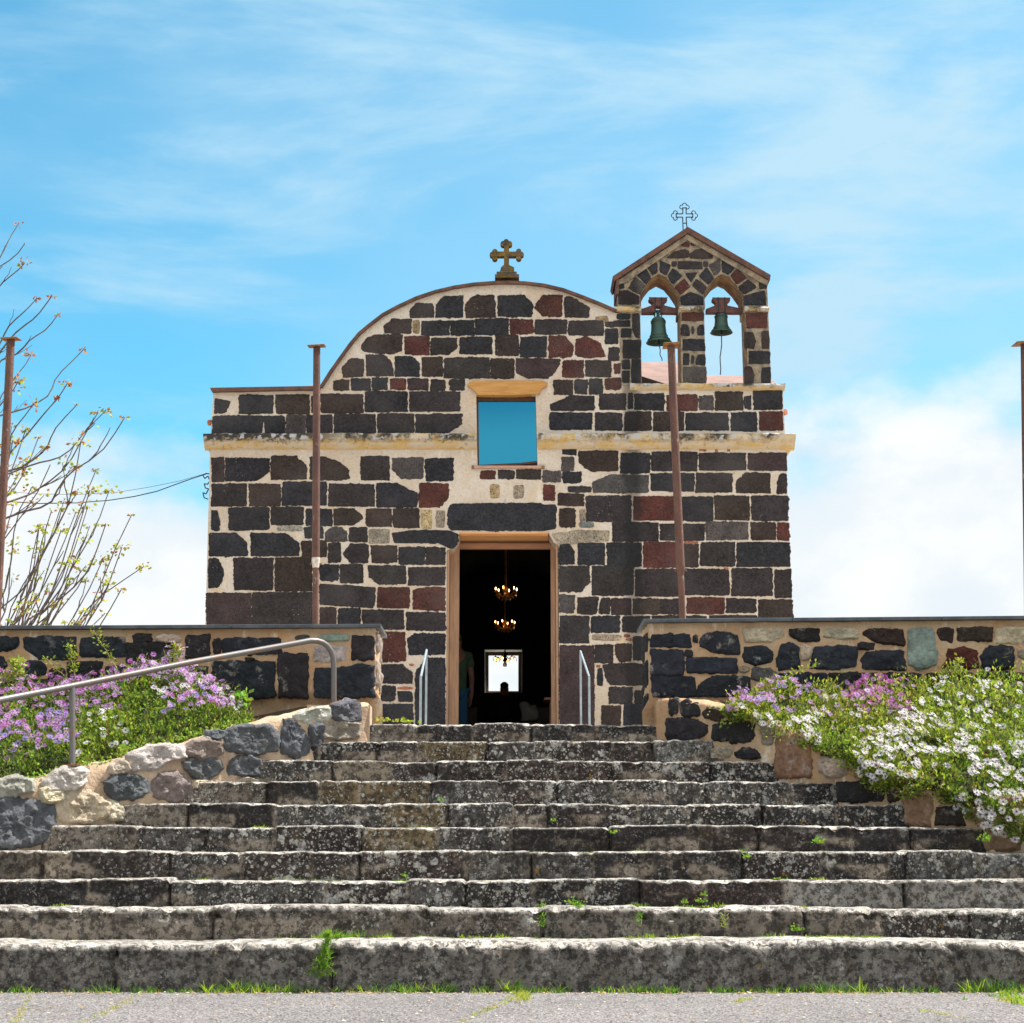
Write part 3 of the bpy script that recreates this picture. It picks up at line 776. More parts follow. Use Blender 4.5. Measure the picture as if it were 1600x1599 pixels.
BEL = '''
964 490 984 499 k; poly n 988 490 999 490 1000 529 992 527 988 515; 957 501 984 511 k; 970 513 987 528 k; 973 531 1001 560 n; 972 563 984 577 k; 986 561 1002 599 k; 972 580 984 598 k
poly p 966 455 980 454 999 463 999 476 966 476; 964 444 975 451 k
poly g 981 451 992 433 1008 446 1000 461; poly k 995 429 1008 419 1017 434 1009 445; poly k 1011 417 1025 407 1028 425 1020 431; poly k 1031 407 1048 415 1041 431 1031 425
poly k 1051 419 1066 431 1052 445 1043 433; poly r 1054 449 1070 435 1078 449 1063 461; poly n 1081 447 1088 436 1105 449 1098 461; poly k 1092 432 1104 417 1115 435 1107 446
poly g 1107 415 1125 405 1125 425 1116 431; poly k 1128 406 1150 417 1138 430 1128 425; poly r 1141 431 1152 420 1167 435 1151 445; poly n 1153 449 1169 437 1183 449 1162 461
1187 440 1197 451 n; poly k 1063 464 1080 457 1099 464 1099 477 1063 477; poly k 1162 463 1195 454 1197 477 1163 477
poly b 1040 404 1053 394 1072 389 1072 404; 1077 390 1113 405 b a; 1059 409 1098 421 n; poly k 1070 428 1090 426 1080 441; 1065 379 1077 385 r; 1079 380 1088 384 n; 1050 409 1057 416 n; 1099 409 1106 417 n; 1072 392 1076 403 b
1065 489 1099 502 r; 1064 507 1077 525 k b; 1089 508 1100 525 k a; 1067 531 1101 548 k; 1067 553 1077 571 k; 1087 554 1102 571 k a; 1080 556 1084 568 n; 1067 574 1103 599 g
1166 489 1199 513 r; poly b 1163 519 1176 519 1181 533 1178 546 1163 544; 1190 518 1202 545 b; 1169 549 1203 569 k; 1164 573 1178 600 b b; 1190 574 1204 599 k; 1080 510 1084 522 n
'''
for P, c in parse(BEL):
    stone(mb, [xz(a, b) for a, b in P], Vector((0, YB0, 0)), EX, EZ, FN, SC[c], 0.010, 0.006, 0.018, 0.018, 0.004, 2)
bpart(mb, 'belfry_wall', [M_GRUB, M_BASALT])
for A in (A1, A2):
    # rough ochre lining of each arch
    m_ = MB(); o = [xz(a, b) for a, b in A]
    cxx = (o[0][0] + o[-1][0]) / 2; czz = o[0][1]
    inn2 = []
    for i, (x, z) in enumerate(o):
        k = .93 + .03 * noise.noise(Vector((x * 20, z * 20, 3)))
        inn2.append((cxx + (x - cxx) * k, czz + (z - czz) * (k + .01)))
    m_.prism([o + inn2[::-1]], YB0 + .05, YB1 - .01); bpart(m_, 'arch_lining', [M_OCHRE])
    # ochre edge down the right jamb of the opening
    xj = xz(A[-1][0], 480)[0]; xk = xz(A[-1][0] + 2.5, 600)[0]
    m_ = MB(); q = [(xj - .012, xz(0, 480)[1]), (xj + .004, xz(0, 480)[1]), (xk + .006, xz(0, 602)[1]), (xk - .012, xz(0, 602)[1])]
    m_.prism([q], YB0 + .02, YB0 + .16); bpart(m_, 'jamb_edge', [M_OCHRE])
for a, b in ((960, 1002), (1061, 1100), (1163, 1201)):
    m_ = MB(); x0, z0 = xz(a, 487.5); x1, z1 = xz(b, 480)
    nn = 10; vs_ = []; fs = []
    for i in range(nn + 1):
        x = x0 + (x1 - x0) * i / nn
        for (o_, f) in ((0, 0), (.035, .12), (.05, .5), (.03, .95), (0, 1)):
            w = noise.noise(Vector((x * 12, f * 3, a))) * .01
            vs_.append((x, YB0 - o_ - w, z0 + (z1 - z0) * f + w * .6))
        vs_.append((x, YB1 + .02, z1)); vs_.append((x, YB1 + .02, z0))
    for i in range(nn):
        for j in range(7):
            fs.append((i * 7 + j, (i + 1) * 7 + j, (i + 1) * 7 + (j + 1) % 7, i * 7 + (j + 1) % 7))
    fs.append(tuple(range(7))); fs.append(tuple(nn * 7 + j for j in reversed(range(7))))
    m_.add(vs_, fs, 0, (1, 1, 1), [.55] * len(vs_)); fix_normals(bpart(m_, 'pier_capital', [M_CORN]))
m_ = MB(); m_.prism([[xz(957, 434.5), xz(1074, 357.5), xz(1203, 432.5), xz(1202, 440.5), xz(1074, 366.5), xz(960, 441)]], YF - .07, YF + .56)
bpart(m_, 'belfry_roof', [M_CAP])
m_ = MB(); m_.prism([[xz(964, 441), xz(1074, 367.5), xz(1200, 440), xz(1199, 448), xz(1184, 440), xz(1074, 376.5), xz(980, 441), xz(966, 446)]], YF - .035, YF + .5)
bpart(m_, 'raking_moulding', [M_GRUB])
m_ = MB(); m_.box((xz(957, 0)[0], YF - .05, xz(0, 461)[1]), (xz(961, 0)[0], YF + .5, xz(0, 438)[1])); bpart(m_, 'eave_board', [M_CAP])

# --- crosses (finials fixed on the church)
m_ = MB(); yc = YF + .22
def bx_px(m_, x0, y0, x1, y1, h, D=yc):
    a = xz(x0, y1, D); b = xz(x1, y0, D); m_.box((a[0], D - h, a[1]), (b[0], D + h, b[1]))
def disc_px(m_, px, py, r, h, D=yc, n=14):
    c = xz(px, py, D); rr = r * D / F_PX
    m_.prism([[(c[0] + rr * math.cos(2 * math.pi * i / n), c[1] + rr * math.sin(2 * math.pi * i / n)) for i in range(n)]], D - h, D + h)
bx_px(m_, 787.4, 384, 795.4, 421, .055); bx_px(m_, 771, 395, 813, 402.5, .052)
for (a, b) in ((791, 379.5), (786.3, 382.6), (796, 382.6)): disc_px(m_, a, b, 4.6, .049 - .001 * (a % 3))
for (a, b) in ((769.3, 399.3), (773.2, 394.6), (773.2, 404.6)): disc_px(m_, a, b, 4.4, .049 - .001 * (a % 3))
for (a, b) in ((814.3, 399.0), (810.6, 394.3), (810.6, 404.2)): disc_px(m_, a, b, 4.4, .049 - .001 * (a % 3))
m_.prism([[xz(783, 421.5, yc), xz(787, 418, yc), xz(796, 418, yc), xz(803, 421.5, yc), xz(803.5, 430, yc), xz(781, 430, yc)]], yc - .09, yc + .09)
bx_px(m_, 776, 430, 807.5, 436, .15); bx_px(m_, 773.5, 436, 811, 441.5, .2)
o_ = part(m_, 'stone_cross', [M_CROSS], label='budded stone cross on a stepped block, yellow with lichen')
b_ = o_.modifiers.new('b', 'BEVEL'); b_.width = .008; b_.segments = 1
yi = YF + .25
def wi_(pts, r=.0075):
    ic.tube([at(a, b, yi) for a, b in pts], r, 6)
ic = MB()
cxi, cyi = 1069.5, 337.0
g = 2.6
wi_([(1067.5, 361), (cxi - g - .3, cyi + g)]); wi_([(1073.6, 361), (cxi + g, cyi + g)])
wi_([(cxi - g - .4, cyi + 12), (cxi + g + .6, cyi + 12)])
wi_([(cxi - g, cyi - g), (cxi - g, cyi - 12)]); wi_([(cxi + g, cyi - g), (cxi + g, cyi - 12)])
for s in (-1, 1):
    wi_([(cxi + s * g, cyi - g), (cxi + s * 13, cyi - g)]); wi_([(cxi + s * g, cyi + g), (cxi + s * 13, cyi + g)])
    wi_([(cxi + s * 13, cyi - g - 1), (cxi + s * 13, cyi + g + 1)])
wi_([(cxi - g - 1, cyi - 12), (cxi + g + 1, cyi - 12)])
def trefoil(ox, oy, ang):
    ca, sa = math.cos(ang), math.sin(ang)
    for (lx, ly, a0, a1) in ((4.4, 0, -105, 105), (1.2, 4.3, -10, 230), (1.2, -4.3, -230, 10)):
        pts = []
        for i in range(11):
            t = R(a0 + (a1 - a0) * i / 10); u = lx + 3.1 * math.cos(t); v = ly + 3.1 * math.sin(t)
            pts.append((ox + u * ca - v * sa, oy + u * sa + v * ca))
        wi_(pts, .0065)
trefoil(cxi + 13, cyi, 0); trefoil(cxi - 13, cyi, math.pi); trefoil(cxi, cyi - 12, -math.pi / 2)
part(ic, 'iron_cross', [M_IRON], label='thin wrought-iron outline cross on the belfry ridge')

# --- bells
def make_bell(px, ytop, ymouth, rpx, lean, D, label, yx0, yx1, yy, rope, clap):
    c = at(px, ymouth, D); top_ = at(px, ytop, D); H = (top_.z - c.z); Rm = rpx * D / F_PX
    root = tag(empty('bell', at(px, yy, D)), label, 'bell', 'bells hanging in the belfry')
    q = Matrix.Rotation(R(lean), 3, 'Y')
    piv = at(px, yy + 6, D)
    def place(z): return z
    prof_o = [(0.0, 1.0), (.30, 1.0), (.46, .97), (.545, .90), (.56, .80), (.57, .62), (.60, .44), (.66, .30), (.76, .17), (.90, .07), (1.0, .02), (1.01, 0.0)]
    prof_i = [(.96, 0.0), (.84, .09), (.70, .20), (.60, .34), (.52, .55), (.48, .80), (.30, .92), (0.0, .93)]
    org = piv + q @ Vector((0, 0, (c.z - piv.z)))
    m_ = MB(); m_.lathe([(a * Rm, b * H) for a, b in prof_o + prof_i], org, 32, 0, (1, 1, 1), q)
    for zz, rr in ((.86, .565), (.80, .575), (.26, .70), (.12, .86)):
        pts = [org + q @ Vector((rr * Rm * math.cos(2 * math.pi * i / 24), rr * Rm * math.sin(2 * math.pi * i / 24), zz * H)) for i in range(25)]
        m_.tube(pts, .006, 5, 0, (1, 1, 1), False)
    o_ = m_.build('bell_body', [M_BRONZE]); shade_auto(o_, 50); parent_keep(o_, root)
    m_ = MB()
    m_.tube([org + q @ Vector((0, 0, H * .98)), org + q @ Vector((0, 0, H * 1.12)), org + q @ Vector((0, 0, H * 1.30))], [.034, .02, .028], 10)
    for s in (-1, 1):
        m_.tube([org + q @ Vector((s * .035, 0, H)), org + q @ Vector((s * .055, 0, H * 1.14)), org + q @ Vector((s * .02, 0, H * 1.3))], .010, 8)
    o_ = m_.build('bell_crown', [M_BRONZE]); shade_auto(o_); parent_keep(o_, root)
    # yoke: waisted block over tapering arms
    m_ = MB(); xm = px
    w = (yx1 - yx0)
    pts = [(yx0, yy + 6), (yx0, yy + 1), (xm - 11, yy - 4), (xm - 8, yy - 8), (xm - 14, yy - 13), (xm - 14, yy - 16.5), (xm + 13.5, yy - 16.5), (xm + 13.5, yy - 13), (xm + 8, yy - 8), (xm + 10, yy - 4), (yx1, yy + 1), (yx1, yy + 6)]
    if clap: pts = pts + [(xm + 4, yy + 6), (xm + 3, yy - 3), (xm - 3, yy - 3), (xm - 4, yy + 6)]
    m_.prism([[xz(a, b, D) for a, b in pts]], D - .06, D + .06)
    o_ = m_.build('yoke', [M_YOKE]); bb = o_.modifiers.new('b', 'BEVEL'); bb.width = .008; bb.segments = 1; parent_keep(o_, root)
    m_ = MB()
    for dx in (-5, 5):
        a = at(xm + dx, yy - 17, D); b = at(xm + dx, yy + 7, D)
        m_.box((a.x - .008, D - .068, b.z), (a.x + .008, D - .0605, a.z))
    o_ = m_.build('iron_strap', [M_IRON]); parent_keep(o_, root)
    m_ = MB()
    e0 = org + q @ Vector((0, 0, H * .8)); e1 = org + q @ Vector((0, 0, H * .02)); e2 = org + q @ Vector((0, 0, -H * .10))
    m_.tube([e0, e1, e1 + (e2 - e1) * .3, e1 + (e2 - e1) * .8, e2], [.010, .012, .03, .03, .008], 8)
    o_ = m_.build('clapper', [M_IRON]); shade_auto(o_); parent_keep(o_, root)
    m_ = MB(); r0 = e2; pts = []
    for i in range(7):
        t = i / 6; p = at(rope[0][0] + (rope[1][0] - rope[0][0]) * t, rope[0][1] + (rope[1][1] - rope[0][1]) * t, D + .02)
        p.x += .008 * math.sin(t * 9); pts.append(p)
    pts[0] = r0
    m_.tube(pts, .007, 6); o_ = m_.build('rope', [M_ROPE]); parent_keep(o_, root)
make_bell(1028, 497, 536, 20.8, -1, YF + .22, 'green bronze bell hanging tilted in the left arch, a gap under its yoke', 1003, 1058.5, 484, ((1030, 543), (1034, 564)), True)
make_bell(1126.5, 490.5, 520.5, 18.2, 0, YF + .22, 'smaller green bronze bell hanging straight in the right arch', 1103, 1160, 484, ((1127, 530), (1125, 586)), False)

# ------------------------------------------------------------------ staircase
STEP_D = [10.42, 10.98, 11.36, 11.71, 12.06, 12.41, 12.76, 13.11, 13.46, 13.80]
STEP_PY = [1474, 1420, 1375.5, 1331.5, 1291.5, 1255.5, 1221, 1189.5, 1157.5, 1131.5]
STEP_Z = [at(800, py, D).z for py, D in zip(STEP_PY, STEP_D)]
TERR_Z = STEP_Z[-1]
def flank_x(y, side):   # where the flank wall's inner face stands
    return side * (1.13 + 1.205 * (13.80 - y)) + (0.02 if side > 0 else 0)
def px_x(px, k): return at(px, STEP_PY[k], STEP_D[k]).x
SEAMS = {0: [517, 1462], 1: [330, 665, 847, 999, 1132, 1258, 1376, 1516], 2: [266, 507, 635, 726, 833, 999, 1103, 1225], 3: [65, 109, 267, 378, 488, 562, 727, 830, 925, 1048, 1160, 1283, 1415],
         4: [213, 322, 428, 566, 683, 798, 953, 1075, 1183, 1289, 1330, 1422], 5: [292, 430, 594, 700, 800, 858, 995, 1075, 1190, 1306], 6: [415, 500, 560, 674, 780, 870, 960, 1048, 1100, 1235],
         7: [520, 610, 680, 790, 870, 955, 1037, 1110], 8: [500, 590, 655, 760, 850, 955, 1022], 9: [652, 740, 830, 930]}
BCOL = [(.075, .070, .065), (.030, .028, .029), (.13, .11, .085), (.050, .044, .041), (.030, .027, .028), (.16, .14, .12), (.045, .034, .032), (.026, .024, .025), (.06, .055, .053)]
stair = tag(empty('stone_staircase', (0, STEP_D[0], 0)), 'broad flight of ten worn lichen-spotted stone steps spreading down from the church terrace', 'steps')
T1, T2, K1, K2, G1, O1 = (.17, .145, .12), (.22, .18, .135), (.028, .026, .027), (.045, .036, .034), (.075, .07, .066), (.15, .11, .06)
BLOCKS = [(2, 1225, 1700, (.24, .225, .205), .22), (2, -100, 266, K1, .3), (2, 266, 507, G1, .6), (2, 507, 635, K2, .5), (2, 635, 726, G1, .8), (2, 726, 999, K1, .5), (2, 999, 1225, (.05, .036, .034), .3),
          (1, 1376, 1516, K2, .5), (1, 1516, 1700, G1, .95), (1, 1132, 1376, T1, .2), (1, 847, 1132, (.15, .13, .11), .3),
          (3, -100, 65, T1, .2), (3, 65, 109, T2, .1), (3, 109, 267, K2, .45), (3, 267, 378, G1, .5), (3, 378, 562, K2, .55), (3, 562, 727, (.05, .036, .034), .6), (3, 727, 925, G1, .4), (3, 925, 1160, K1, .35), (3, 1160, 1283, K2, .6), (3, 1283, 1415, K1, .4), (3, 1415, 1700, (.10, .10, .10), .5),
          (4, -50, 213, T1, .45), (4, 213, 322, G1, .7), (4, 322, 428, G1, .6), (4, 428, 566, K2, 1.0), (4, 566, 683, O1, .5), (4, 683, 798, G1, .9), (4, 798, 953, K1, .2), (4, 953, 1075, K1, .2), (4, 1075, 1289, K2, .3), (4, 1289, 1700, K1, .25),
          (5, 150, 292, T1, .4), (5, 292, 430, K1, .25), (5, 430, 594, G1, .9), (5, 594, 700, O1, .5), (5, 700, 800, G1, .95), (5, 800, 995, K2, .5), (5, 995, 1075, G1, 1.0), (5, 1075, 1500, K1, .5),
          (6, 290, 415, T1, .8), (6, 415, 500, K1, .08), (6, 500, 674, O1, .8), (6, 674, 780, G1, .9), (6, 780, 870, K2, .6), (6, 870, 1100, G1, 1.0), (6, 1100, 1235, G1, 1.0), (6, 1235, 1400, K1, .5),
          (7, 400, 520, G1, .6), (7, 520, 610, T2, .3), (7, 610, 790, K2, .9), (7, 790, 955, (.05, .036, .034), .6), (7, 955, 1110, K2, .7), (7, 1110, 1250, K1, 1.0),
          (8, 400, 590, K1, .45), (8, 590, 655, K2, .4), (8, 655, 760, O1, .6), (8, 760, 850, G1, .9), (8, 850, 955, K2, .7), (8, 955, 1022, K2, .4), (8, 1022, 1200, (.17, .17, .16), .6),
          (9, 500, 652, T1, .4), (9, 652, 740, K1, .3), (9, 740, 830, K2, .6), (9, 830, 1100, K1, .4)]
rnd = random.Random(11)
for k in range(10):
    y0 = STEP_D[k]; z1 = STEP_Z[k]; z0 = STEP_Z[k - 1] - .02 if k else -.03
    yb = (STEP_D[k + 1] + .04) if k < 9 else y0 + .35
    xl, xr = flank_x(y0, -1) - .05, flank_x(y0, 1) + .05
    xl, xr = max(xl, -4.6), min(xr, 4.6)
    seams = [px_x(p, k) for p in SEAMS[k]]
    s = seams[0]
    while s - rnd.uniform(.45, .8) > xl: s -= rnd.uniform(.45, .8); seams.insert(0, s)
    s = seams[-1]
    while s + rnd.uniform(.45, .8) < xr: s += rnd.uniform(.45, .8); seams.append(s)
    bl = [rnd.choice(BCOL) for _ in range(len(seams) + 1)]
    ld = [rnd.choice((.08, .25, .45, .6, .8, 1.0)) for _ in bl]
    if k < 2: bl = [(.15, .135, .12) if k == 0 else (.13, .11, .09)] * len(bl); ld = [.30 + .1 * k] * len(bl)
    for (ka, a_, b_, c_, l_) in BLOCKS:
        if ka != k: continue
        xa_, xb_ = px_x(a_, k), px_x(b_, k)
        for bi_ in range(len(bl)):
            lo_ = seams[bi_ - 1] if bi_ else xl; hi_ = seams[bi_] if bi_ < len(seams) else xr
            if xa_ - .02 <= (lo_ + hi_) / 2 <= xb_ + .02: bl[bi_] = c_; ld[bi_] = l_
    off = [(rnd.uniform(-.010, .010), rnd.uniform(-.008, .008)) for _ in bl]
    if k == 0: off = [(a * .5, b * .5) for a, b in off]
    nose = .036 if k == 0 else (.028 if k == 1 else .020)
    # profile samples: tread back -> nose -> riser foot  (type, along)
    prof = [('t', t) for t in (1, .8, .6, .42, .28, .17, .09, .04)] + [('n', a) for a in (8, 22, 36, 50, 64, 78)] + [('r', t) for t in (.03, .1, .2, .3, .4, .5, .6, .7, .8, .9, 1)]
    dx = .02; n = int((xr - xl) / dx); vs_, cols, fs, eds = [], [], [], []
    kk = len(prof); sdk = k * 13.7
    for i in range(n + 1):
        x = xl + (xr - xl) * i / n
        for j, (tp, t) in enumerate(prof):
            v = j / (kk - 1)
            if tp == 't': base = Vector((x, y0 + nose + (yb - y0 - nose) * t, z1)); nr = Vector((0, 0, 1))
            elif tp == 'n':
                a = R(t); nr = Vector((0, -math.sin(a), math.cos(a))); base = Vector((x, y0 + nose, z1 - nose)) + nr * nose
            else: base = Vector((x, y0, z1 - nose + (z0 - z1 + nose) * t)); nr = Vector((0, -1, 0))
            # which block
            wob = noise.noise(Vector((base.z * 9, base.y * 7, sdk + 3))) * .018
            bi = 0; dmin = 9; nq = 0
            for q, sx in enumerate(seams):
                d = x - (sx + wob * (1 if q % 2 else -1))
                if d > 0: bi = q + 1
                if abs(d) < dmin: dmin = abs(d); nq = q
            p = base.copy()
            oz, oy = off[bi % len(off)]
            p.z += oz if tp != 'r' else oz * (1 - t)
            p.y += oy if tp != 't' else oy * (1 - t)
            sag = noise.noise(Vector((x * .55, sdk, 1.5))) * .013 + noise.noise(Vector((x * 1.7, sdk, 4))) * .004
            if tp != 'r': p.z += sag * (1.0 if k > 1 else 1.5)
            else: p.z += sag * (1 - t)
            h = noise.fractal(Vector((base.x * 6, base.y * 6 + sdk, base.z * 6)), 1.0, 2.0, 4) * (.014 if tp == 'r' else .008)
            if tp == 'n' or (tp == 'r' and t < .25) or (tp == 't' and t < .1):
                ch = noise.fractal(Vector((base.x * 11, sdk, base.z * 9)), 1.0, 2.0, 4)
                h -= max(0, ch - .02) * (.070 if k < 2 else .034)
            g = max(0, 1 - dmin / (.022 if k else .014))
            # corners of blocks are rounded off towards the nose
            rc = .05 if tp in 'nt' else .0
            h -= g * g * (.020 if k else .012)
            p += nr * h
            c = bl[bi % len(bl)]
            tread = 1.0 if tp == 't' else (min(1, max(0, 1.5 - t / 45)) if tp == 'n' else 0.0)
            if k < 2 and tp == 'n': tread = max(tread, .8)
            worn = (.48, .44, .39)  # foot-worn grey, paled further so treads and noses look sunlit
            c = tuple(a * (1 - tread) + b * tread for a, b in zip(c, worn))
            mort = 0
            if g > .35: mort = min(1, (g - .35) * 3)
            ml = noise.noise(Vector((x * 2.6, sdk + 8, base.z * 5)))
            if tp == 'r' and k and t > .3 and ml > .20: mort = max(mort, min(1, (ml - .20) * 12))
            if k == 1 and x < -1.1 and tp == 'r' and t > .25: mort = .7
            mc = (.29, .24, .19) if ((nq * 7 + k * 3) % 5 > 1 or g < .35) else (.02, .017, .015)
            if mc[0] < .1 and dmin < .012 and tp == 'r': p += nr * -.018
            c = tuple(a * (1 - mort * .8) + b * mort * .8 for a, b in zip(c, mc))
            vs_.append(p); cols.append(c); eds.append(ld[bi % len(ld)] * (1 - .5 * mort))
    for i in range(n):
        for j in range(kk - 1):
            a = i * kk + j; fs.append((a, a + 1, a + kk + 1, a + kk))
    # closing body underneath
    b0 = len(vs_)
    mbx = MB(); mbx.add(vs_, fs, 0, cols, eds)
    mbx.box((xl, y0 + .06, max(-.03, z0 - .12)), (xr, yb + (.02 if k < 9 else 0), z1 - .05), 0, (.1, .09, .08))
    o_ = mbx.build('step', [M_STEP], stair); shade_auto(o_, 60)

# ------------------------------------------------------------------ flank walls
def flank(side, stones, prof_px, name, label, mats):
    P0 = Vector((flank_x(13.80, side), 13.80, 0)); dirv = Vector((side * 1.205, -1, 0)).normalized()
    N = Vector((-side * abs(dirv.y), -abs(dirv.x), 0)).normalized()
    if N.x * side > 0: N.x = -N.x
    N = Vector((-side * 1.0, -1.205, 0)).normalized()
    def sz(px, py):
        p = at_plane(px, py, P0, N); return ((p - P0).dot(dirv), p.z)
    top_ = [sz(a, b) for a, b in prof_px]
    send = 5.0
    s_last, z_last = top_[-1]
    s0 = 0.0
    T = [(s0, top_[0][1])] + top_ + [(send, max(.15, z_last - (send - s_last) * .33))]
    # resample top
    rs = []
    m = 130
    for i in range(m + 1):
        s = s0 + (send - s0) * i / m
        for a, b in zip(T[:-1], T[1:]):
            if a[0] <= s <= b[0] + 1e-6:
                z = a[1] + (b[1] - a[1]) * (s - a[0]) / max(1e-6, b[0] - a[0]); break
        else: z = T[-1][1]
        rs.append((s, z + noise.noise(Vector((s * 4, side, 2))) * .015 + noise.noise(Vector((s * 15, side, 5))) * .008))
    mb = MB(); th = .34; vs_ = []; fs = []
    # front grid (rough mortar), rounded shoulder, top, back
    rows = 22
    for s, z in rs:
        for j in range(rows + 1):
            zz = -.05 + (z - .03 + .05) * j / rows
            d = noise.fractal(Vector((s * 7, zz * 7, side * 3)), .8, 2.1, 5) * .030
            vs_.append(P0 + dirv * s + N * d + EZ * zz)
        w = noise.noise(Vector((s * 9, 3, side))) * .012
        vs_.append(P0 + dirv * s - N * .03 + EZ * (z + w)); vs_.append(P0 + dirv * s - N * (th * .5) + EZ * (z + .01 - w)); vs_.append(P0 + dirv * s - N * th + EZ * (z - .01)); vs_.append(P0 + dirv * s - N * th + EZ * -.05)
    K = rows + 5
    for i in range(len(rs) - 1):
        for j in range(K - 1):
            a = i * K + j; f = (a, a + K, a + K + 1, a + 1); fs.append(f)
    fs.append(tuple(range(K))); fs.append(tuple((len(rs) - 1) * K + j for j in range(K)))
    mb.add(vs_, fs, 0)
    xa_, xb_ = sorted((flank_x(13.8, side) - side * .0, flank_x(13.8, side) + side * .5))
    mb.box((xa_, 13.78, 1.0), (xb_, 14.03, top_[0][1] - .02))
    for P, c in parse(stones):
        q = [sz(a, b) for a, b in P]
        rough = c in 'KPWw'
        stone(mb, q, P0, dirv, EZ, N, SC[c], .034 if rough else .026, .012, .022, .015, .040 if rough else .014, 12, 1, .12, .6, .030 if side < 0 else .010)
    # stones past the frame
    rr = random.Random(5)
    s = max(sz(a, b)[0] for P, c in parse(stones) for a, b in P) + .06
    while s < send - .3:
        w = rr.uniform(.22, .4)
        zt = [z for ss, z in rs if ss >= s + w / 2][0]
        zc = .08
        while zc < zt - .14:
            h = min(rr.uniform(.16, .28), zt - zc - .03)
            c = rr.choice('KWPKw')
            stone(mb, [(s, zc), (s + w, zc + .02), (s + w - .02, zc + h), (s + .02, zc + h - .01)], P0, dirv, EZ, N, SC[c], .04, .012, .05, .03, .03, 6, 1, .12, .6)
            zc += h + .04
        s += w + .045
    o_ = fix_normals(mb.build(name, mats)); shade_auto(o_, 50)
    return tag(o_, label, 'wall', 'walls flanking the steps'), (P0, dirv, N, rs)

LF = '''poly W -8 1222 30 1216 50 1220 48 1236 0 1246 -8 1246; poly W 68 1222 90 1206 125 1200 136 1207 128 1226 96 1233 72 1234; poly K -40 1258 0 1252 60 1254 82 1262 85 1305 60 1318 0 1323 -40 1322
66 1234 96 1250 w; poly w 92 1250 110 1237 150 1244 166 1256 165 1274 130 1283 98 1279 90 1266; poly w 166 1254 184 1256 196 1280 168 1279; poly K 163 1224 180 1213 205 1214 228 1218 232 1236 210 1246 175 1246
poly P 236 1226 252 1212 275 1211 296 1224 299 1238 268 1252 243 1244; poly W 201 1179 235 1169 283 1164 286 1184 255 1190 240 1200 203 1205; 173 1192 198 1206 w a
poly P 286 1168 315 1157 340 1160 345 1178 318 1184 288 1177; poly K 288 1192 312 1184 340 1190 349 1200 330 1212 312 1219 290 1202; poly K 347 1148 362 1138 420 1134 434 1150 432 1174 400 1175 352 1172
poly K 356 1204 366 1188 384 1184 404 1186 406 1214 376 1208 360 1210; poly K 441 1160 445 1126 458 1130 482 1158 480 1176 460 1180 442 1172; poly K 482 1138 500 1132 501 1150 498 1174 492 1168; 503 1131 558 1152 P
poly K 519 1104 540 1097 558 1098 562 1124 540 1127 520 1120; poly W 462 1118 480 1110 514 1106 515 1122 492 1128 465 1126; 326 1143 345 1151 K; 322 1155 330 1160 W; 366 1219 402 1228 w; 300 1222 330 1232 w'''
RF = '''1046 1092 1060 1118 n; poly n 1062 1098 1070 1095 1091 1097 1095 1118 1064 1119; poly b 1098 1112 1110 1104 1128 1108 1135 1118 1120 1127 1100 1122; poly W 1132 1109 1160 1108 1168 1122 1140 1122
poly n 1041 1122 1080 1124 1108 1132 1106 1148 1070 1157 1041 1157; poly n 1112 1134 1130 1128 1184 1129 1184 1150 1170 1161 1112 1158; 1191 1127 1209 1164 P; poly o 1212 1160 1228 1146 1250 1146 1266 1166 1269 1216 1209 1216
poly w 1112 1172 1125 1167 1146 1170 1145 1186 1114 1187; 1147 1170 1189 1186 n ab; poly w 1278 1190 1290 1184 1322 1186 1326 1212 1300 1216 1280 1206; 1282 1162 1326 1180 b a; 1308 1222 1380 1253 n; 1334 1192 1380 1216 o; 1412 1240 1456 1292 o
1462 1262 1508 1290 b; 1388 1228 1408 1252 b; 1420 1216 1470 1236 n; poly t 1533 1310 1545 1290 1575 1286 1596 1305 1594 1328 1540 1330; 1512 1262 1550 1284 t; 1480 1232 1540 1256 b; 1556 1246 1600 1276 o; 1604 1290 1650 1330 b'''
L_PROF = [(560, 1097), (520, 1103), (480, 1111), (430, 1124), (400, 1131), (345, 1148), (300, 1160), (285, 1163), (220, 1178), (165, 1193), (120, 1205), (70, 1216), (0, 1232), (-60, 1246)]
R_PROF = [(1046, 1090), (1090, 1095), (1130, 1105), (1168, 1112), (1215, 1135), (1262, 1160), (1320, 1172), (1360, 1190), (1420, 1208), (1480, 1228), (1540, 1246), (1600, 1270), (1660, 1296)]
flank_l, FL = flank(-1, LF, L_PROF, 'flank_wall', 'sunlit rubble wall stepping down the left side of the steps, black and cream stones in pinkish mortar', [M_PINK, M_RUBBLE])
flank_r, FR = flank(1, RF, R_PROF, 'flank_wall', 'shaded rubble wall down the right side of the steps, half buried under white daisies', [M_TAN, M_RUBBLE])

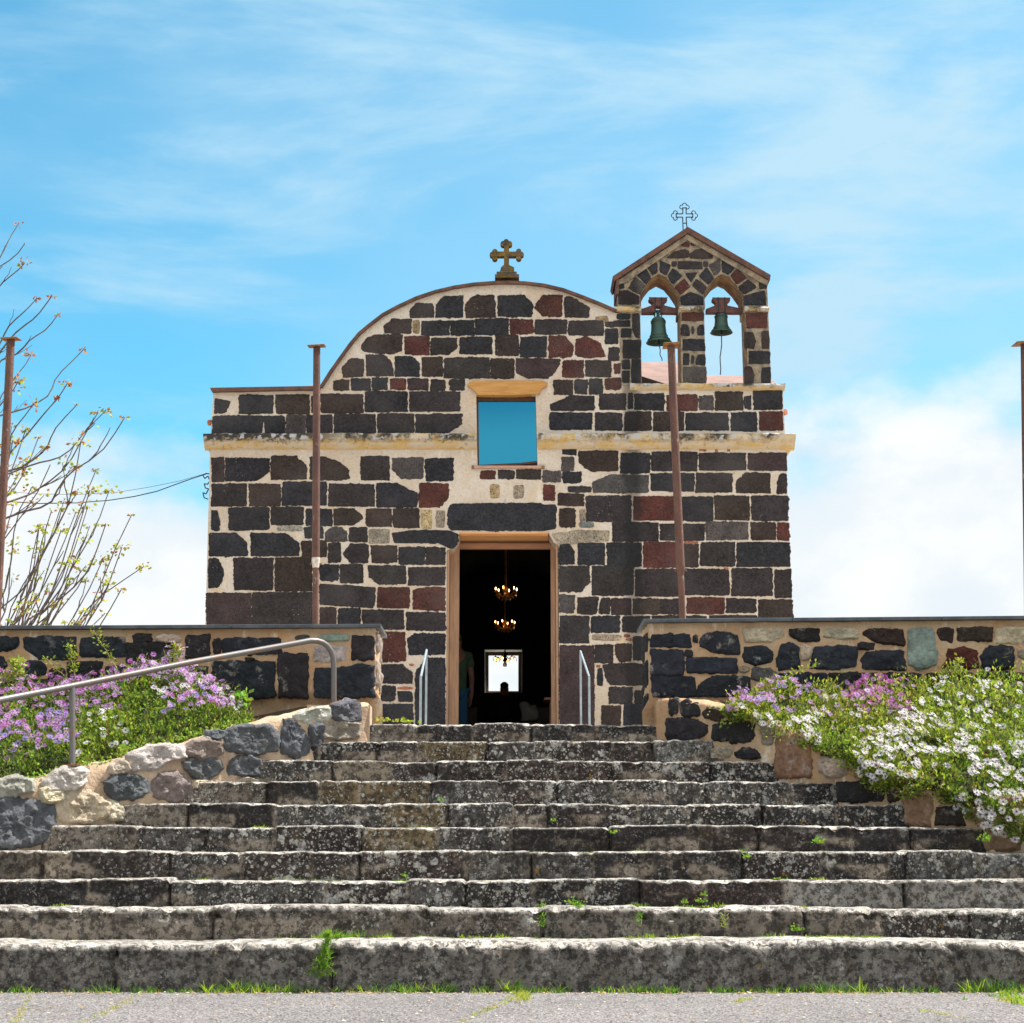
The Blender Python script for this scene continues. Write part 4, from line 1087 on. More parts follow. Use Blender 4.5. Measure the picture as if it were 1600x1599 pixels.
# ------------------------------------------------------------------ terrace walls with slate coping
YT = 14.0
def terrace_wall(side, xe, top_px, stones, label, cope_label):
    root = tag(empty('terrace_wall', (xe, YT, TERR_Z)), label, 'wall', 'low walls along the front of the terrace')
    mb = MB(); far = side * 12.0
    ztop = [at(a, b, YT).z - .03 for a, b in top_px]
    def zt(x):
        x0, x1 = at(top_px[0][0], 0, YT).x, at(top_px[1][0], 0, YT).x
        return ztop[0] + (ztop[1] - ztop[0]) * (x - x0) / (x1 - x0)
    n = 220; rows = 16; vs_ = []; fs = []
    for i in range(n + 1):
        x = xe + (far - xe) * (i / n) ** 1.3
        for j in range(rows + 1):
            z = 1.0 + (zt(x) - 1.0) * j / rows
            d = noise.fractal(Vector((x * 5, z * 5, 7)), 1, 2, 4) * .016
            zl = at(800, 1094, YT).z
            if z < zl: d -= .05
            vs_.append(Vector((x + (0 if i else side * d * 1.2), YT - d, z)))
        vs_.append(Vector((x, YT + .62, zt(x)))); vs_.append(Vector((x, YT + .62, 1.0)))
    K = rows + 3
    for i in range(n):
        for j in range(K - 1):
            a = i * K + j; fs.append((a, a + K, a + K + 1, a + 1))
    # end face, rough
    mb.add(vs_, fs, 0)
    e = []; ef = []; m = 10
    for i in range(m + 1):
        y = YT + .62 * i / m
        for j in range(rows + 1):
            z = 1.0 + (zt(xe) - 1.0) * j / rows
            d = noise.fractal(Vector((y * 7, z * 7, side)), 1, 2, 4) * .035 * math.sin(math.pi * min(1, i / m * 1.0)) if 0 < i < m else 0
            if i == 0: e.append(vs_[j].copy())
            else: e.append(Vector((xe - side * d, y, z)))
    for i in range(m):
        for j in range(rows):
            a = i * (rows + 1) + j; ef.append((a, a + 1, a + rows + 2, a + rows + 1))
    mb.add(e, ef, 0)
    O = Vector((0, YT, 0)); N = Vector((0, -1, 0))
    for P, c in parse(stones):
        stone(mb, [xz(a, b, YT) for a, b in P], O, EX, EZ, N, SC[c] if c != 'k' else (.024, .027, .035), .020, .010, .020, .018, .020, 8, 1, .15, .5, .010)
    # beyond the frame
    rr = random.Random(9 + side); x = at(0 if side < 0 else 1605, 0, YT).x + side * .05
    while abs(x) < 11.6:
        w = rr.uniform(.2, .5); z = zt(x) - .06
        while z > 1.9:
            h = rr.uniform(.12, .26); c = rr.choice('kknrwbk')
            xa, xb = sorted((x, x + side * w))
            stone(mb, [(xa, z - h), (xb, z - h + .01), (xb - .01, z), (xa + .01, z - .01)], O, EX, EZ, N, SC[c], .03, .012, .04, .03, .02, 5, 1, .15, .5)
            z -= h + .04
        x += side * (w + .045)
    # rough stones on the end face
    U = Vector((0, 1, 0)); NE = Vector((-side, 0, 0))
    for (ya, yb, za, zb_) in ((.05, .28, .62, .78), (.30, .57, .56, .79), (.05, .38, .34, .56), (.42, .58, .30, .5), (.06, .26, .1, .29), (.30, .56, .04, .26), (.05, .3, -.2, .04), (.33, .55, -.2, 0)):
        stone(mb, [(ya, TERR_Z + za), (yb, TERR_Z + za), (yb, TERR_Z + zb_ - .02), (ya, TERR_Z + zb_ - .02)], Vector((xe, YT, 0)), U, EZ, NE, SC['P'] if side < 0 else SC['n'], .02, .012, .04, .02, .02, 5, 1, .2, .5)
    o_ = mb.build('masonry', [M_TAN, M_RUBBLE]); shade_auto(fix_normals(o_), 50); parent_keep(o_, root)
    m_ = MB(); xs = xe - side * .045; vs_ = []; fs = []
    n = 24
    joints = 9
    for q in range(joints):
        xa = xs + (far - xs) * q / joints; xb = xs + (far - xs) * (q + 1) / joints - side * (.004 if q < joints - 1 else 0)
        lo, hi = min(xa, xb), max(xa, xb)
        z0, z1 = zt(lo) + .001, zt(hi) + .001
        vv = [(lo, YT - .05, z0), (hi, YT - .05, z1), (hi, YT + .68, z1), (lo, YT + .68, z0), (lo, YT - .05, z0 + .030), (hi, YT - .05, z1 + .030), (hi, YT + .68, z1 + .030), (lo, YT + .68, z0 + .030)]
        m_.add(vv, [(0, 3, 2, 1), (4, 5, 6, 7), (0, 1, 5, 4), (1, 2, 6, 5), (2, 3, 7, 6), (3, 0, 4, 7)])
    o_ = m_.build('coping', [M_COPE]); bb = o_.modifiers.new('b', 'BEVEL'); bb.width = .004; bb.segments = 2; parent_keep(o_, root)
LW = '''-14 996 28 1017 k c; 38 996 120 1030 k d; 126 996 196 1027 k; 208 991 237 1003 n; 244 991 284 1003 w ab; 198 1005 270 1036 n; 291 992 327 1030 n; 334 998 345 1023 n; 349 997 440 1022 k; -14 1025 10 1050 k bc; 40 1033 73 1055 k b; 75 1043 103 1062 n ab; 106 1034 160 1060 n; 165 1040 240 1070 k
332 1034 429 1091 k; 435 1021 481 1091 n; 491 1010 541 1033 W; 500 993 543 1002 G; 550 994 584 1031 n; poly k 492 1044 530 1044 560 1038 584 1041 585 1090 491 1090; 250 1042 325 1088 n; 462 993 482 1003 g; 386 1029 398 1033 b; 30 1062 100 1096 b; 110 1066 180 1096 k; 190 1076 245 1096 n'''
RW = '''1014 991 1080 1012 k; poly k 1092 1005 1098 990 1140 988 1152 993 1157 1023 1122 1022 1094 1010; 1017 1016 1068 1056 k; 1072 1018 1080 1027 n; 1073 1028 1152 1052 k; 1018 1058 1087 1089 k; 1089 1057 1171 1089 k a; poly k 1162 1012 1195 1010 1208 1022 1206 1034 1180 1040 1162 1034; poly g 1174 1043 1205 1045 1212 1050 1212 1066 1174 1062
1163 983 1225 1003 w c; poly k 1213 1030 1220 1008 1235 1004 1248 1012 1249 1045 1215 1047; 1234 983 1281 1003 n d; 1252 1010 1267 1031 w; poly k 1264 1045 1272 1012 1320 1008 1340 1012 1337 1042 1300 1047; 1284 983 1342 998 w; poly b 1344 990 1356 982 1412 984 1413 1010 1366 1003; 1340 1005 1366 1015 n; poly k 1345 1030 1355 1018 1412 1016 1416 1048 1349 1046
poly G 1420 985 1436 980 1457 982 1464 1020 1463 1040 1440 1046 1420 1040; poly b 1464 982 1490 981 1487 1005 1470 1000; 1495 981 1551 1003 b; 1556 981 1607 1006 w; poly r 1471 1030 1480 1016 1505 1012 1526 1018 1530 1045 1472 1045; 1533 1009 1584 1046 k a; 1590 1015 1615 1028 w; 1082 995 1089 1004 n; 1156 1042 1171 1050 w; 1216 1052 1290 1085 k; 1296 1052 1370 1085 n; 1378 1052 1440 1085 k; 1448 1052 1520 1085 b; 1526 1052 1600 1085 k'''
XEL, XER = at(586, 1050, YT).x, at(1014, 1050, YT).x
terrace_wall(-1, XEL, ((0, 979.5), (585, 976.5)), LW, 'low wall of black blocks in orange mortar left of the steps, behind the pipe handrail', '')
terrace_wall(1, XER, ((1014, 968.5), (1600, 963)), RW, 'low wall right of the steps with a pale green-grey upright stone, above the white daisies', '')

# ------------------------------------------------------------------ ground, terrace, banks, asphalt
def mk_asphalt():
    t = NT('coarse_asphalt')
    n = t.noise(0.9, 6, 0.7, 0.4); v = t.voro(85, out='Color'); d = t.voro(85)
    base = t.mix(t.rng(n, 0.3, 0.7), (0.115, 0.108, 0.108), (0.215, 0.20, 0.192))
    sp = t.n('ShaderNodeSeparateColor'); t.l(v, sp.inputs[0])
    base = t.mix(t.rng(sp.outputs[0], 0.0, 1.0, 0.0, 0.8, False), base, (0.36, 0.33, 0.315))
    base = t.mix(t.rng(sp.outputs[1], 0.60, 0.90, 0, 0.9), base, (0.045, 0.04, 0.042))
    base = t.mix(t.rng(d, 0.35, 0.6, 0, 0.55), base, (0.07, 0.06, 0.06))
    base = t.mix(t.rng(t.voro(13), .10, .06), base, (0.42, 0.37, 0.33))
    return t.done(base, 0.9, t.bump(t.math('SUBTRACT', 1.0, d), 0.9, 0.008), spec=0.2)
M_ASPH = mk_asphalt()
M_EARTH = mk_simple('dry_earth', (0.24, 0.19, 0.13), (0.17, 0.14, 0.09), 5, 0.95, 0.8, 30)
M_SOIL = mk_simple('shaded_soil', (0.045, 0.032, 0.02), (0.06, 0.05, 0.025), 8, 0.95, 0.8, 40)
M_PAVE = mk_simple('terrace_paving', (0.50, 0.43, 0.35), (0.42, 0.36, 0.29), 4, 0.9, 0.5, 30)  # hidden from the camera, made pale to bounce warm light onto the facade
# the earth sheet: flat square below, rises to the terrace level beside the stairs, runs to the horizon
xs = [-900, -300, -120, -60, -30, -20, -14, -10, -8, -6.6, -5.6, -4.9, -4.3, 4.3, 4.9, 5.6, 6.6, 8, 10, 14, 20, 30, 60, 120, 300, 900]
ys = [-400, -100, -30, -10, 0, 4, 8, 9.5, 10.1, 10.6, 11.2, 11.8, 12.4, 13, 13.6, 14.05, 15, 18, 24, 40, 80, 200, 900]
vs_ = []; fs = []
for y in ys:
    for x in xs:
        rise = min(1, max(0, (y - 10.1) / 3.6))
        z = -.02 + (TERR_Z - .03) * rise
        if abs(x) < 4.5 and y < 14.01: z = -.02
        if abs(x) < 9 and 13.7 < y < 14.4: z = min(z, 1.3) if abs(x) > 4.5 else z
        vs_.append((x, y, z))
nx = len(xs)
for j in range(len(ys) - 1):
    for i in range(nx - 1):
        a = j * nx + i; fs.append((a, a + 1, a + nx + 1, a + nx))
tag(mesh('ground', vs_, fs, None, [M_EARTH]), kind='structure')
mb = MB(); nx_, ny_ = 60, 30; vs_ = []; fs = []
for j in range(ny_ + 1):
    for i in range(nx_ + 1):
        vs_.append((-12 + 24 * i / nx_, -6 + 16.46 * j / ny_, .002 + .004 * noise.noise(Vector((i * .7, j * .7, 0)))))
for j in range(ny_):
    for i in range(nx_):
        a = j * (nx_ + 1) + i; fs.append((a, a + 1, a + nx_ + 2, a + nx_ + 1))
tag(mesh('asphalt_road', vs_, fs, None, [M_ASPH]), kind='structure')
mb = MB(); mb.box((-14, 14.1, 1.0), (14, 60, TERR_Z - .006)); mb.box((-1.3, 13.86, 1.0), (1.35, 14.099, TERR_Z - .012))
o_ = mb.build('terrace', [M_PAVE]); tag(o_, kind='structure')

# ------------------------------------------------------------------ posts
def post(px0, py0, px1, py1, Dp, wpx, joint, label, white=False, plate_px=14, tilt=0.12, lower=True, halfw=None):
    """px0,py0 top; px1,py1 where it is lost to sight; carried down to the terrace"""
    a = at(px0, py0, Dp); b = at(px1, py1, Dp)
    dirn = (b - a); k = (a.z - (TERR_Z - .02)) / (a.z - b.z); foot = a + dirn * k
    r = wpx / 2 * Dp / F_PX
    root = tag(empty('steel_post', foot), label, 'post', 'rusty posts standing on the terrace')
    L = (foot - a)
    m_ = MB()
    if joint:
        tj = (joint - py0) / (py1 - py0) * 1 / k * k
        pj = a + dirn * tj
        m_.tube([a, a + (pj - a) * .5, pj], [r, r * 1.04, r * 1.1], 18); o_ = m_.build('upper_tube', [M_RUST]); shade_auto(o_); parent_keep(o_, root)
        m_ = MB(); m_.tube([pj, foot], r * .82, 18); o_ = m_.build('lower_tube', [M_RUST]); shade_auto(o_); parent_keep(o_, root)
        m_ = MB(); d = dirn.normalized(); m_.tube([pj - d * .012, pj + d * .03, pj + d * .055, pj + d * .09], [r * 1.14, r * 1.16, r * 1.0, r * .88], 18)
        o_ = m_.build('collar', [M_WHITEP if white else M_RUST]); shade_auto(o_, 50); parent_keep(o_, root)
        for s in (-1, 1):
            m_ = MB(); q = pj + d * .05 + Vector((s * r * 1.12, 0, 0)); m_.tube([q, q + Vector((s * .018, 0, 0))], .009, 6)
            o_ = m_.build('clamp_bolt', [M_RUST]); parent_keep(o_, root)
    else:
        m_.tube([a, foot], r, 18); o_ = m_.build('tube', [M_RUST]); shade_auto(o_); parent_keep(o_, root)
    w = plate_px * Dp / F_PX; m_ = MB()
    rot = Matrix.Rotation(tilt, 3, 'X') @ Matrix.Rotation(-.05, 3, 'Y')
    m_.box((a.x - w, a.y - w, a.z), (a.x + w, a.y + w, a.z + .012), 0, (1, 1, 1), rot, a)
    o_ = m_.build('top_plate', [M_PLATE]); bb = o_.modifiers.new('b', 'BEVEL'); bb.width = .003; parent_keep(o_, root)
    return root
post(495, 542, 493, 973, 17.0, 11.5, 876, 'rusty round post with a white collar, standing before the left half of the church', True, 14, .14)
post(1048.5, 541, 1066.5, 965, 17.0, 12.5, 886, 'leaning rusty round post in front of the left bell', False, 13, -.10)
post(17, 531, -6, 980, 17.0, 13, None, 'rusty post among the bare branches at the left edge', False, 14, .10)
post(1601, 538, 1607, 965, 17.0, 13, None, 'rusty post cut by the right edge of the picture, beside white cloud', False, 17, .05)

# ------------------------------------------------------------------ handrails
hr = tag(empty('pipe_handrail', at(113, 1195, 12.25)), 'weathered galvanised pipe handrail over the purple daisies on the left flank wall', 'handrail')
r_ = .0225
pa = at(-40, 1104, 11.55); p0 = at(0, 1094, 11.75); p1 = at(113, 1072, 12.25); p2 = at(300, 1034.5, 12.95); p3 = at(470, 1004, 13.55)
p3b = at(484, 1001.3, 13.59); c1 = at(495, 1001.5, 13.63); c1b = at(504, 1004.2, 13.67); c2 = at(511, 1009, 13.7); c3 = at(517, 1017, 13.72); c3b = at(520.5, 1027, 13.735); c4 = at(521.5, 1038, 13.74); pe = at(521.5, 1103, 13.76)
far = pa + (pa - p1) * .6
pb = Vector((far.x - .1, far.y - .08, far.z - .12))
m_ = MB(); m_.tube([Vector((pb.x, pb.y, .0)), pb, far, pa, p0, p1, p2, p3, p3b, c1, c1b, c2, c3, c3b, c4, pe], r_, 16); o_ = m_.build('rail', [M_PIPE]); shade_auto(o_, 60); parent_keep(o_, hr)
b1 = at(113, 1196, 12.22); m_ = MB(); m_.tube([Vector((b1.x, 12.23, b1.z - .03)), Vector((p1.x, p1.y, p1.z - .01))], r_ * .93, 14); o_ = m_.build('post', [M_PIPE]); shade_auto(o_); parent_keep(o_, hr)
for q in (b1, pe):
    m_ = MB(); m_.tube([Vector((q.x, q.y, q.z - .006)), Vector((q.x, q.y, q.z + .006))], .062, 16)
    o_ = m_.build('base_flange', [M_PLATE]); parent_keep(o_, hr)

def door_rail(far_px, far_py, near_px, near_py, label):
    a = at(far_px, far_py, 20.4); b = at(near_px, near_py, 19.0)
    root = tag(empty('door_handrail', (a.x, a.y, TERR_Z)), label, 'handrail', 'handrails before the church door')
    za = TERR_Z - .01
    w, h = .0125, .0125
    m_ = MB()
    m_.tube([Vector((a.x, a.y, a.z)), Vector((b.x, b.y, b.z))], .0135, 8); o_ = m_.build('rail', [M_RAIL]); shade_auto(o_); parent_keep(o_, root)
    for q in (a, b):
        m_ = MB(); m_.box((q.x - w, q.y - w, za), (q.x + w, q.y + w, q.z)); o_ = m_.build('upright', [M_RAIL]); parent_keep(o_, root)
door_rail(907, 1018, 920.5, 1058, 'pale bent metal handrail right of the church door')
door_rail(666.5, 1016, 657.5, 1058, 'pale metal handrail left of the church door')

# ------------------------------------------------------------------ wire and bracket
m_ = MB(); ax = Xl + .01
bk = [(330, 741), (322, 740), (317, 743), (320, 748), (325, 744), (328, 752), (324, 757), (319, 756), (321, 763), (326, 764), (322, 772), (317, 770), (319, 778), (327, 781)]
pts = []
for i in range(len(bk) - 1):
    for j in range(4):
        t = j / 4; pts.append(at(bk[i][0] + (bk[i + 1][0] - bk[i][0]) * t, bk[i][1] + (bk[i + 1][1] - bk[i][1]) * t, YF + .08))
m_.tube(pts, .008, 6); part(m_, 'iron_scroll_bracket', [M_IRON])
for pth, r, lb in ((((322, 741), (300, 748), (275, 757), (245, 768), (210, 776), (170, 782), (120, 786), (60, 787), (0, 783), (-80, 770)), .007, 'thick black overhead cable sagging from the church corner towards the bare tree'),
                   (((322, 740), (280, 752), (230, 762), (180, 770), (120, 773), (60, 772), (-80, 762)), .003, 'thin wire strung just above the thick cable beside the church corner')):
    m_ = MB(); m_.tube([at(a, b, YF + .1 - (330 - a) * .004) for a, b in pth], r, 6, 0)
    o_ = m_.build('overhead_wire', [M_IRON]); tag(o_, lb, 'cable')

# ------------------------------------------------------------------ inside the church
def mk_emit(name, col, s):
    t = NT(name); t.b.inputs['Emission Color'].default_value = (*col, 1); t.b.inputs['Emission Strength'].default_value = s
    t.b.inputs['Base Color'].default_value = (*col, 1); return t.m
M_BULB = mk_emit('lit_candle_bulb', (1.0, 0.46, 0.13), 11.0)
M_BRASS = mk_simple('dull_brass', (0.75, 0.42, 0.12), (0.50, 0.26, 0.07), 20, 0.35, 0.1, 60, 0.8)
def mk_crystal():
    t = NT('cut_glass_drop'); t.b.inputs['Transmission Weight'].default_value = 0.7; t.b.inputs['Roughness'].default_value = .08
    t.b.inputs['Base Color'].default_value = (.9, .85, .75, 1); return t.m
M_CRYST = mk_crystal()
M_SHADE = mk_simple('frosted_amber_shade', (0.70, 0.50, 0.36), (0.55, 0.38, 0.26), 30, 0.3, 0.05)
def chandelier(px, py, D, rad, label, shades=False):
    c = at(px, py, D); root = tag(empty('chandelier', c), label, 'chandelier', 'chandeliers hanging in a row down the nave')
    ztop = 4.9 + 1.70
    m_ = MB(); m_.tube([c + EZ * -.06, Vector((c.x, c.y, ztop))], .006, 6); m_.lathe([(0, -.12), (.03, -.10), (.055, -.06), (.02, -.03), (.045, 0), (.018, .04), (.03, .08), (.008, .12)], c, 12)
    o_ = m_.build('stem', [M_BRASS if not shades else M_IRON]); shade_auto(o_); parent_keep(o_, root)
    n = 6
    for i in range(n):
        a = 2 * math.pi * (i + .25) / n; u = Vector((math.cos(a), math.sin(a), 0))
        m_ = MB(); pts = [c + u * (rad * t) + EZ * (-.05 * math.sin(math.pi * t) - .01 + .02 * t) for t in (0, .2, .4, .6, .8, 1)]
        m_.tube(pts, .006, 6); e = c + u * rad
        if not shades: m_.lathe([(.004, 0), (.018, .012), (.02, .018), (.008, .02), (.008, .045)], e, 10)
        else: m_.tube([e, e - EZ * .02], .012, 8)
        o_ = m_.build('arm', [M_BRASS if not shades else M_IRON]); shade_auto(o_); parent_keep(o_, root)
        m_ = MB()
        if not shades: m_.lathe([(.003, .045), (.0065, .055), (.0078, .062), (.005, .074), (.001, .086)], e, 8)
        else: m_.lathe([(.003, -.03), (.014, -.045), (.016, -.055), (.009, -.075), (.001, -.08)], e, 8)
        o_ = m_.build('bulb', [M_BULB]); parent_keep(o_, root)
        if shades:
            m_ = MB(); m_.lathe([(.012, -.015), (.03, -.03), (.036, -.06), (.030, -.09), (.026, -.088), (.032, -.06), (.026, -.035), (.010, -.02)], e, 12)
            o_ = m_.build('lamp_shade', [M_CRYST]); shade_auto(o_); parent_keep(o_, root)
        else:
            for (k, dz) in ((1.0, -.02), (.88, .03), (.72, -.05), (.55, .0), (.4, -.08)):
                m_ = MB(); q = c + u * rad * k + EZ * (dz - .02) + Vector((-u.y, u.x, 0)) * .02
                m_.lathe([(.001, .02), (.010, .0), (.001, -.025)], q, 5); o_ = m_.build('crystal_drop', [M_CRYST if k in (1.0, .4) else M_BRASS]); parent_keep(o_, root)  # middle drops are brass: the bulbs' golden gleam put into their colour
    if shades:
        m_ = MB(); m_.lathe([(.01, -.10), (.035, -.14), (.04, -.17), (.03, -.20), (.026, -.198), (.034, -.17), (.03, -.145)], c, 12); o_ = m_.build('lamp_shade', [M_CRYST]); parent_keep(o_, root)
chandelier(791, 927, 26.0, .165, 'lit crystal chandelier nearest the door, the highest of the three')
chandelier(789, 978, 29.7, .172, 'lit crystal chandelier in the middle of the nave, between the other two')
chandelier(789, 1026, 34.0, .20, 'chandelier with small glass shades hanging in front of the bright far window', True)

def subsurf(o, lv):
    m = o.modifiers.new('s', 'SUBSURF'); m.levels = lv; m.render_levels = lv
def skin_obj(name, verts, edges, radii, mat, parent, lv=2, root=0):
    me = bpy.data.meshes.new(name); me.from_pydata([tuple(v) for v in verts], edges, [])
    o = bpy.data.objects.new(name, me); COL.objects.link(o); me.materials.append(mat)
    sk = o.modifiers.new('skin', 'SKIN'); sk.use_smooth_shade = True
    for i, r in enumerate(radii):
        s = me.skin_vertices[0].data[i]; s.radius = (r, r) if isinstance(r, (int, float)) else r; s.use_root = (i == root)
    subsurf(o, lv)
    if parent is not None: parent_keep(o, parent)
    return o
M_SKINM = mk_simple('skin', (0.30, 0.15, 0.10), (0.25, 0.12, 0.085), 8, 0.6, 0.05)
M_HAIRD = mk_simple('dark_hair', (0.03, 0.022, 0.018), (0.05, 0.035, 0.028), 30, 0.8, 0.5)
M_HAIRG = mk_simple('short_grey_brown_hair', (0.10, 0.07, 0.05), (0.06, 0.045, 0.035), 30, 0.8, 0.5)
M_TEE = mk_simple('green_cotton', (0.075, 0.125, 0.075), (0.06, 0.105, 0.062), 8, 0.9, 0.2)
M_JEANS = mk_simple('blue_denim', (0.03, 0.11, 0.20), (0.04, 0.13, 0.23), 10, 0.9, 0.3)
M_BLACK = mk_simple('black_cloth', (0.015, 0.015, 0.018), (0.025, 0.025, 0.028), 8, 0.9, 0.2)
def person(x, y, z, rot, label, top_m, leg_m, hair_m, H=1.76, long_top=False):
    root = tag(empty('person', (x, y, z)), label, 'person'); s = H / 1.76
    q = Matrix.Rotation(rot, 3, 'Z')
    def T(a, b, c): return Vector((x, y, z)) + q @ (Vector((a, b, c)) * s)
    V, E, Rr = [], [], []
    def add(p, r, par=None):
        V.append(T(*p)); Rr.append(tuple(k * s for k in r) if isinstance(r, tuple) else r * s); i = len(V) - 1
        if par is not None: E.append((par, i))
        return i
    # front of the figure is -Y
    pel = add((0, 0, .95), (.145, .10)); wst = add((0, 0, 1.10), (.13, .09), pel); ch = add((0, .01, 1.28), (.155, .10), wst); sh = add((0, .02, 1.42), (.10, .08), ch)
    nk = add((0, .015, 1.50), .055, sh); hd0 = add((0, .0, 1.58), (.068, .08), nk); hd1 = add((0, .0, 1.67), (.075, .09), hd0); hd2 = add((0, .005, 1.735), (.05, .06), hd1)
    nose = add((0, -.095, 1.615), .014, hd0)
    for sd in (-1, 1):
        a = add((sd * .17, .02, 1.40), .062, sh); b = add((sd * .225, .03, 1.13), .045, a); c = add((sd * .245, -.02, .90), .032, b); pm = add((sd * .245, -.035, .82), (.022, .038), c)
        for k, (dy, L) in enumerate(((-.030, .075), (-.010, .085), (.010, .08), (.028, .065))):
            f1 = add((sd * (.243 - .004), -.035 + dy, .775), .0095, pm); add((sd * .225, -.04 + dy * 1.05, .775 - L), .008, f1)
        t1 = add((sd * .228, -.072, .80), .011, pm); add((sd * .215, -.085, .755), .009, t1)
        hp = add((sd * .09, 0, .88), .088, pel); kn = add((sd * .10, -.005, .49), .06, hp); an = add((sd * .105, .02, .09), .042, kn); add((sd * .115, -.15, .04), (.045, .03), an)
        add((sd * .075, .005, 1.61), (.010, .018), hd0)
    skin_obj('body', V, E, Rr, M_SKINM, root, 2)
    V, E, Rr = [], [], []
    a0 = add((0, 0, .86), (.165, .12)); a = add((0, 0, .95), (.165, .12), a0); b = add((0, 0, 1.10), (.155, .11), a); c = add((0, .01, 1.28), (.175, .12), b); d = add((0, .02, 1.42), (.12, .09), c); add((0, .017, 1.475), (.07, .06), d)
    for sd in (-1, 1):
        e = add((sd * .175, .02, 1.41), .078, d); f = add((sd * .212, .027, 1.22), .070, e)
        if long_top: f2 = add((sd * .228, .03, 1.12), .06, f); add((sd * .245, -.02, .92), .045, f2)
    skin_obj('shirt', V, E, Rr, top_m, root, 2)
    V, E, Rr = [], [], []
    a = add((0, 0, .955), (.152, .108))
    for sd in (-1, 1):
        h = add((sd * .09, 0, .87), .100, a); k = add((sd * .10, -.005, .49), .078, h); add((sd * .105, .015, .06), .070, k)
    skin_obj('trousers', V, E, Rr, leg_m, root, 2)
    # hair cap
    V, E, Rr = [], [], []
    a = add((0, .035, 1.585), (.060, .060)); b = add((0, .025, 1.65), (.094 if long_top else .082, .095), a); add((0, .018, 1.715), (.080 if long_top else .062, .08), b)
    skin_obj('hair', V, E, Rr, hair_m, root, 2)
    m_ = MB()
    for sd in (-1, 1):
        m_.box(*[tuple(v) for v in ((min(sd * .04, sd * .14) if False else -.001, 0, 0), (.001, 0.001, 0.001))]) if False else None
    return root
person(at(719.5, 0, 24.9).x, 24.9, DOOR_Z, R(205), 'man in a green t-shirt and blue jeans just inside the door, back turned', M_TEE, M_JEANS, M_HAIRG, 1.80)
person(at(789, 0, 31).x, 31.0, DOOR_Z, R(180), 'dark silhouette of a person facing the bright far window', M_BLACK, M_BLACK, M_HAIRD, 1.68, True)

# table and pews
M_PEW = mk_simple('dark_pew_wood', (0.06, 0.03, 0.018), (0.04, 0.02, 0.013), 20, 0.5, 0.2)
tb = tag(empty('side_table', (at(872, 0, 24).x, 24.0, DOOR_Z)), 'small wooden table in the dark just inside the door on the right', 'table')
x0, x1 = at(846, 0, 24).x, at(905, 0, 24).x
M_TBL = mk_simple('brown_table_wood', (0.30, 0.16, 0.09), (0.22, 0.11, 0.06), 20, 0.5, 0.2)
m_ = MB(); m_.box((x0, 23.7, DOOR_Z + .70), (x1, 24.3, DOOR_Z + .73)); parent_keep(m_.build('tabletop', [M_TBL]), tb)
for a in (x0 + .1, x1 - .05):
    for b in (23.75, 24.22):
        m_ = MB(); m_.box((a - .02, b - .02, DOOR_Z), (a + .02, b + .02, DOOR_Z + .699)); parent_keep(m_.build('leg', [M_TBL]), tb)
def pew(x0, x1, y, label):
    root = tag(empty('pew', ((x0 + x1) / 2, y, DOOR_Z)), label, 'pew', 'pews in the dark nave')
    m_ = MB(); m_.box((x0, y - .2, DOOR_Z + .42), (x1, y + .2, DOOR_Z + .46)); parent_keep(m_.build('seat', [M_PEW]), root)
    m_ = MB(); m_.box((x0, y - .25, DOOR_Z + .30), (x1, y - .21, DOOR_Z + .92)); parent_keep(m_.build('backrest', [M_PEW]), root)
    for xx in (x0, x1):
        m_ = MB(); m_.box((xx - .02, y - .26, DOOR_Z), (xx + .02, y + .22, DOOR_Z + .60)); parent_keep(m_.build('pew_end', [M_PEW]), root)
pew(.16, 1.75, 27.9, 'dark wooden pew in the nave under the pale folded cloth')
pew(-2.0, -.55, 27.9, 'dark wooden pew on the left of the nave behind the man')
c = at(826, 1103, 27.6); m_ = MB(); vs_ = []; fs = []
for i in range(13):
    for j in range(9):
        u, v = i / 12, j / 8
        vs_.append((c.x - .13 + .27 * u + .02 * math.sin(v * 5), 27.62 - .05 * math.sin(math.pi * v) - .05 * math.sin(math.pi * u), DOOR_Z + .70 + .28 * v + .03 * math.sin(u * 6) * v + .012 * noise.noise(Vector((u * 7, v * 7, 1)))))
for i in range(12):
    for j in range(8):
        a = i * 9 + j; fs.append((a, a + 9, a + 10, a + 1))
m_.add(vs_, fs); o_ = m_.build('folded_cloth', [mk_simple('pale_cloth', (.45, .42, .38), (.38, .35, .32), 8, .9, .4)]); sd = o_.modifiers.new('s', 'SOLIDIFY'); sd.thickness = .05
shade_auto(o_); tag(o_, 'pale folded cloth draped over the dark pew inside the church', 'cloth')

# ------------------------------------------------------------------ plants
def mk_leaf(name, trans=0.45, tint=(1, 1, 1)):
    t = NT(name); c = t.col()
    base = t.mix(1.0, c[0], tint, 'MULTIPLY')
    t.setin(t.b.inputs['Base Color'], base); t.b.inputs['Roughness'].default_value = .55; t.b.inputs['Specular IOR Level'].default_value = .3
    tr = t.n('ShaderNodeBsdfTranslucent'); br = t.mix(1.0, base, (1.5, 1.6, .9), 'MULTIPLY'); t.l(br, tr.inputs[0])
    mx = t.n('ShaderNodeMixShader'); mx.inputs[0].default_value = trans
    t.l(t.b.outputs[0], mx.inputs[1]); t.l(tr.outputs[0], mx.inputs[2]); t.l(mx.outputs[0], t.out.inputs[0])
    return t.m
M_LEAF = mk_leaf('daisy_foliage', .45)
M_GRASSM = mk_leaf('grass_blades', .45)
M_TLEAF = mk_leaf('spring_leaflets', .5)
M_PETAL = mk_leaf('daisy_petals', .35)
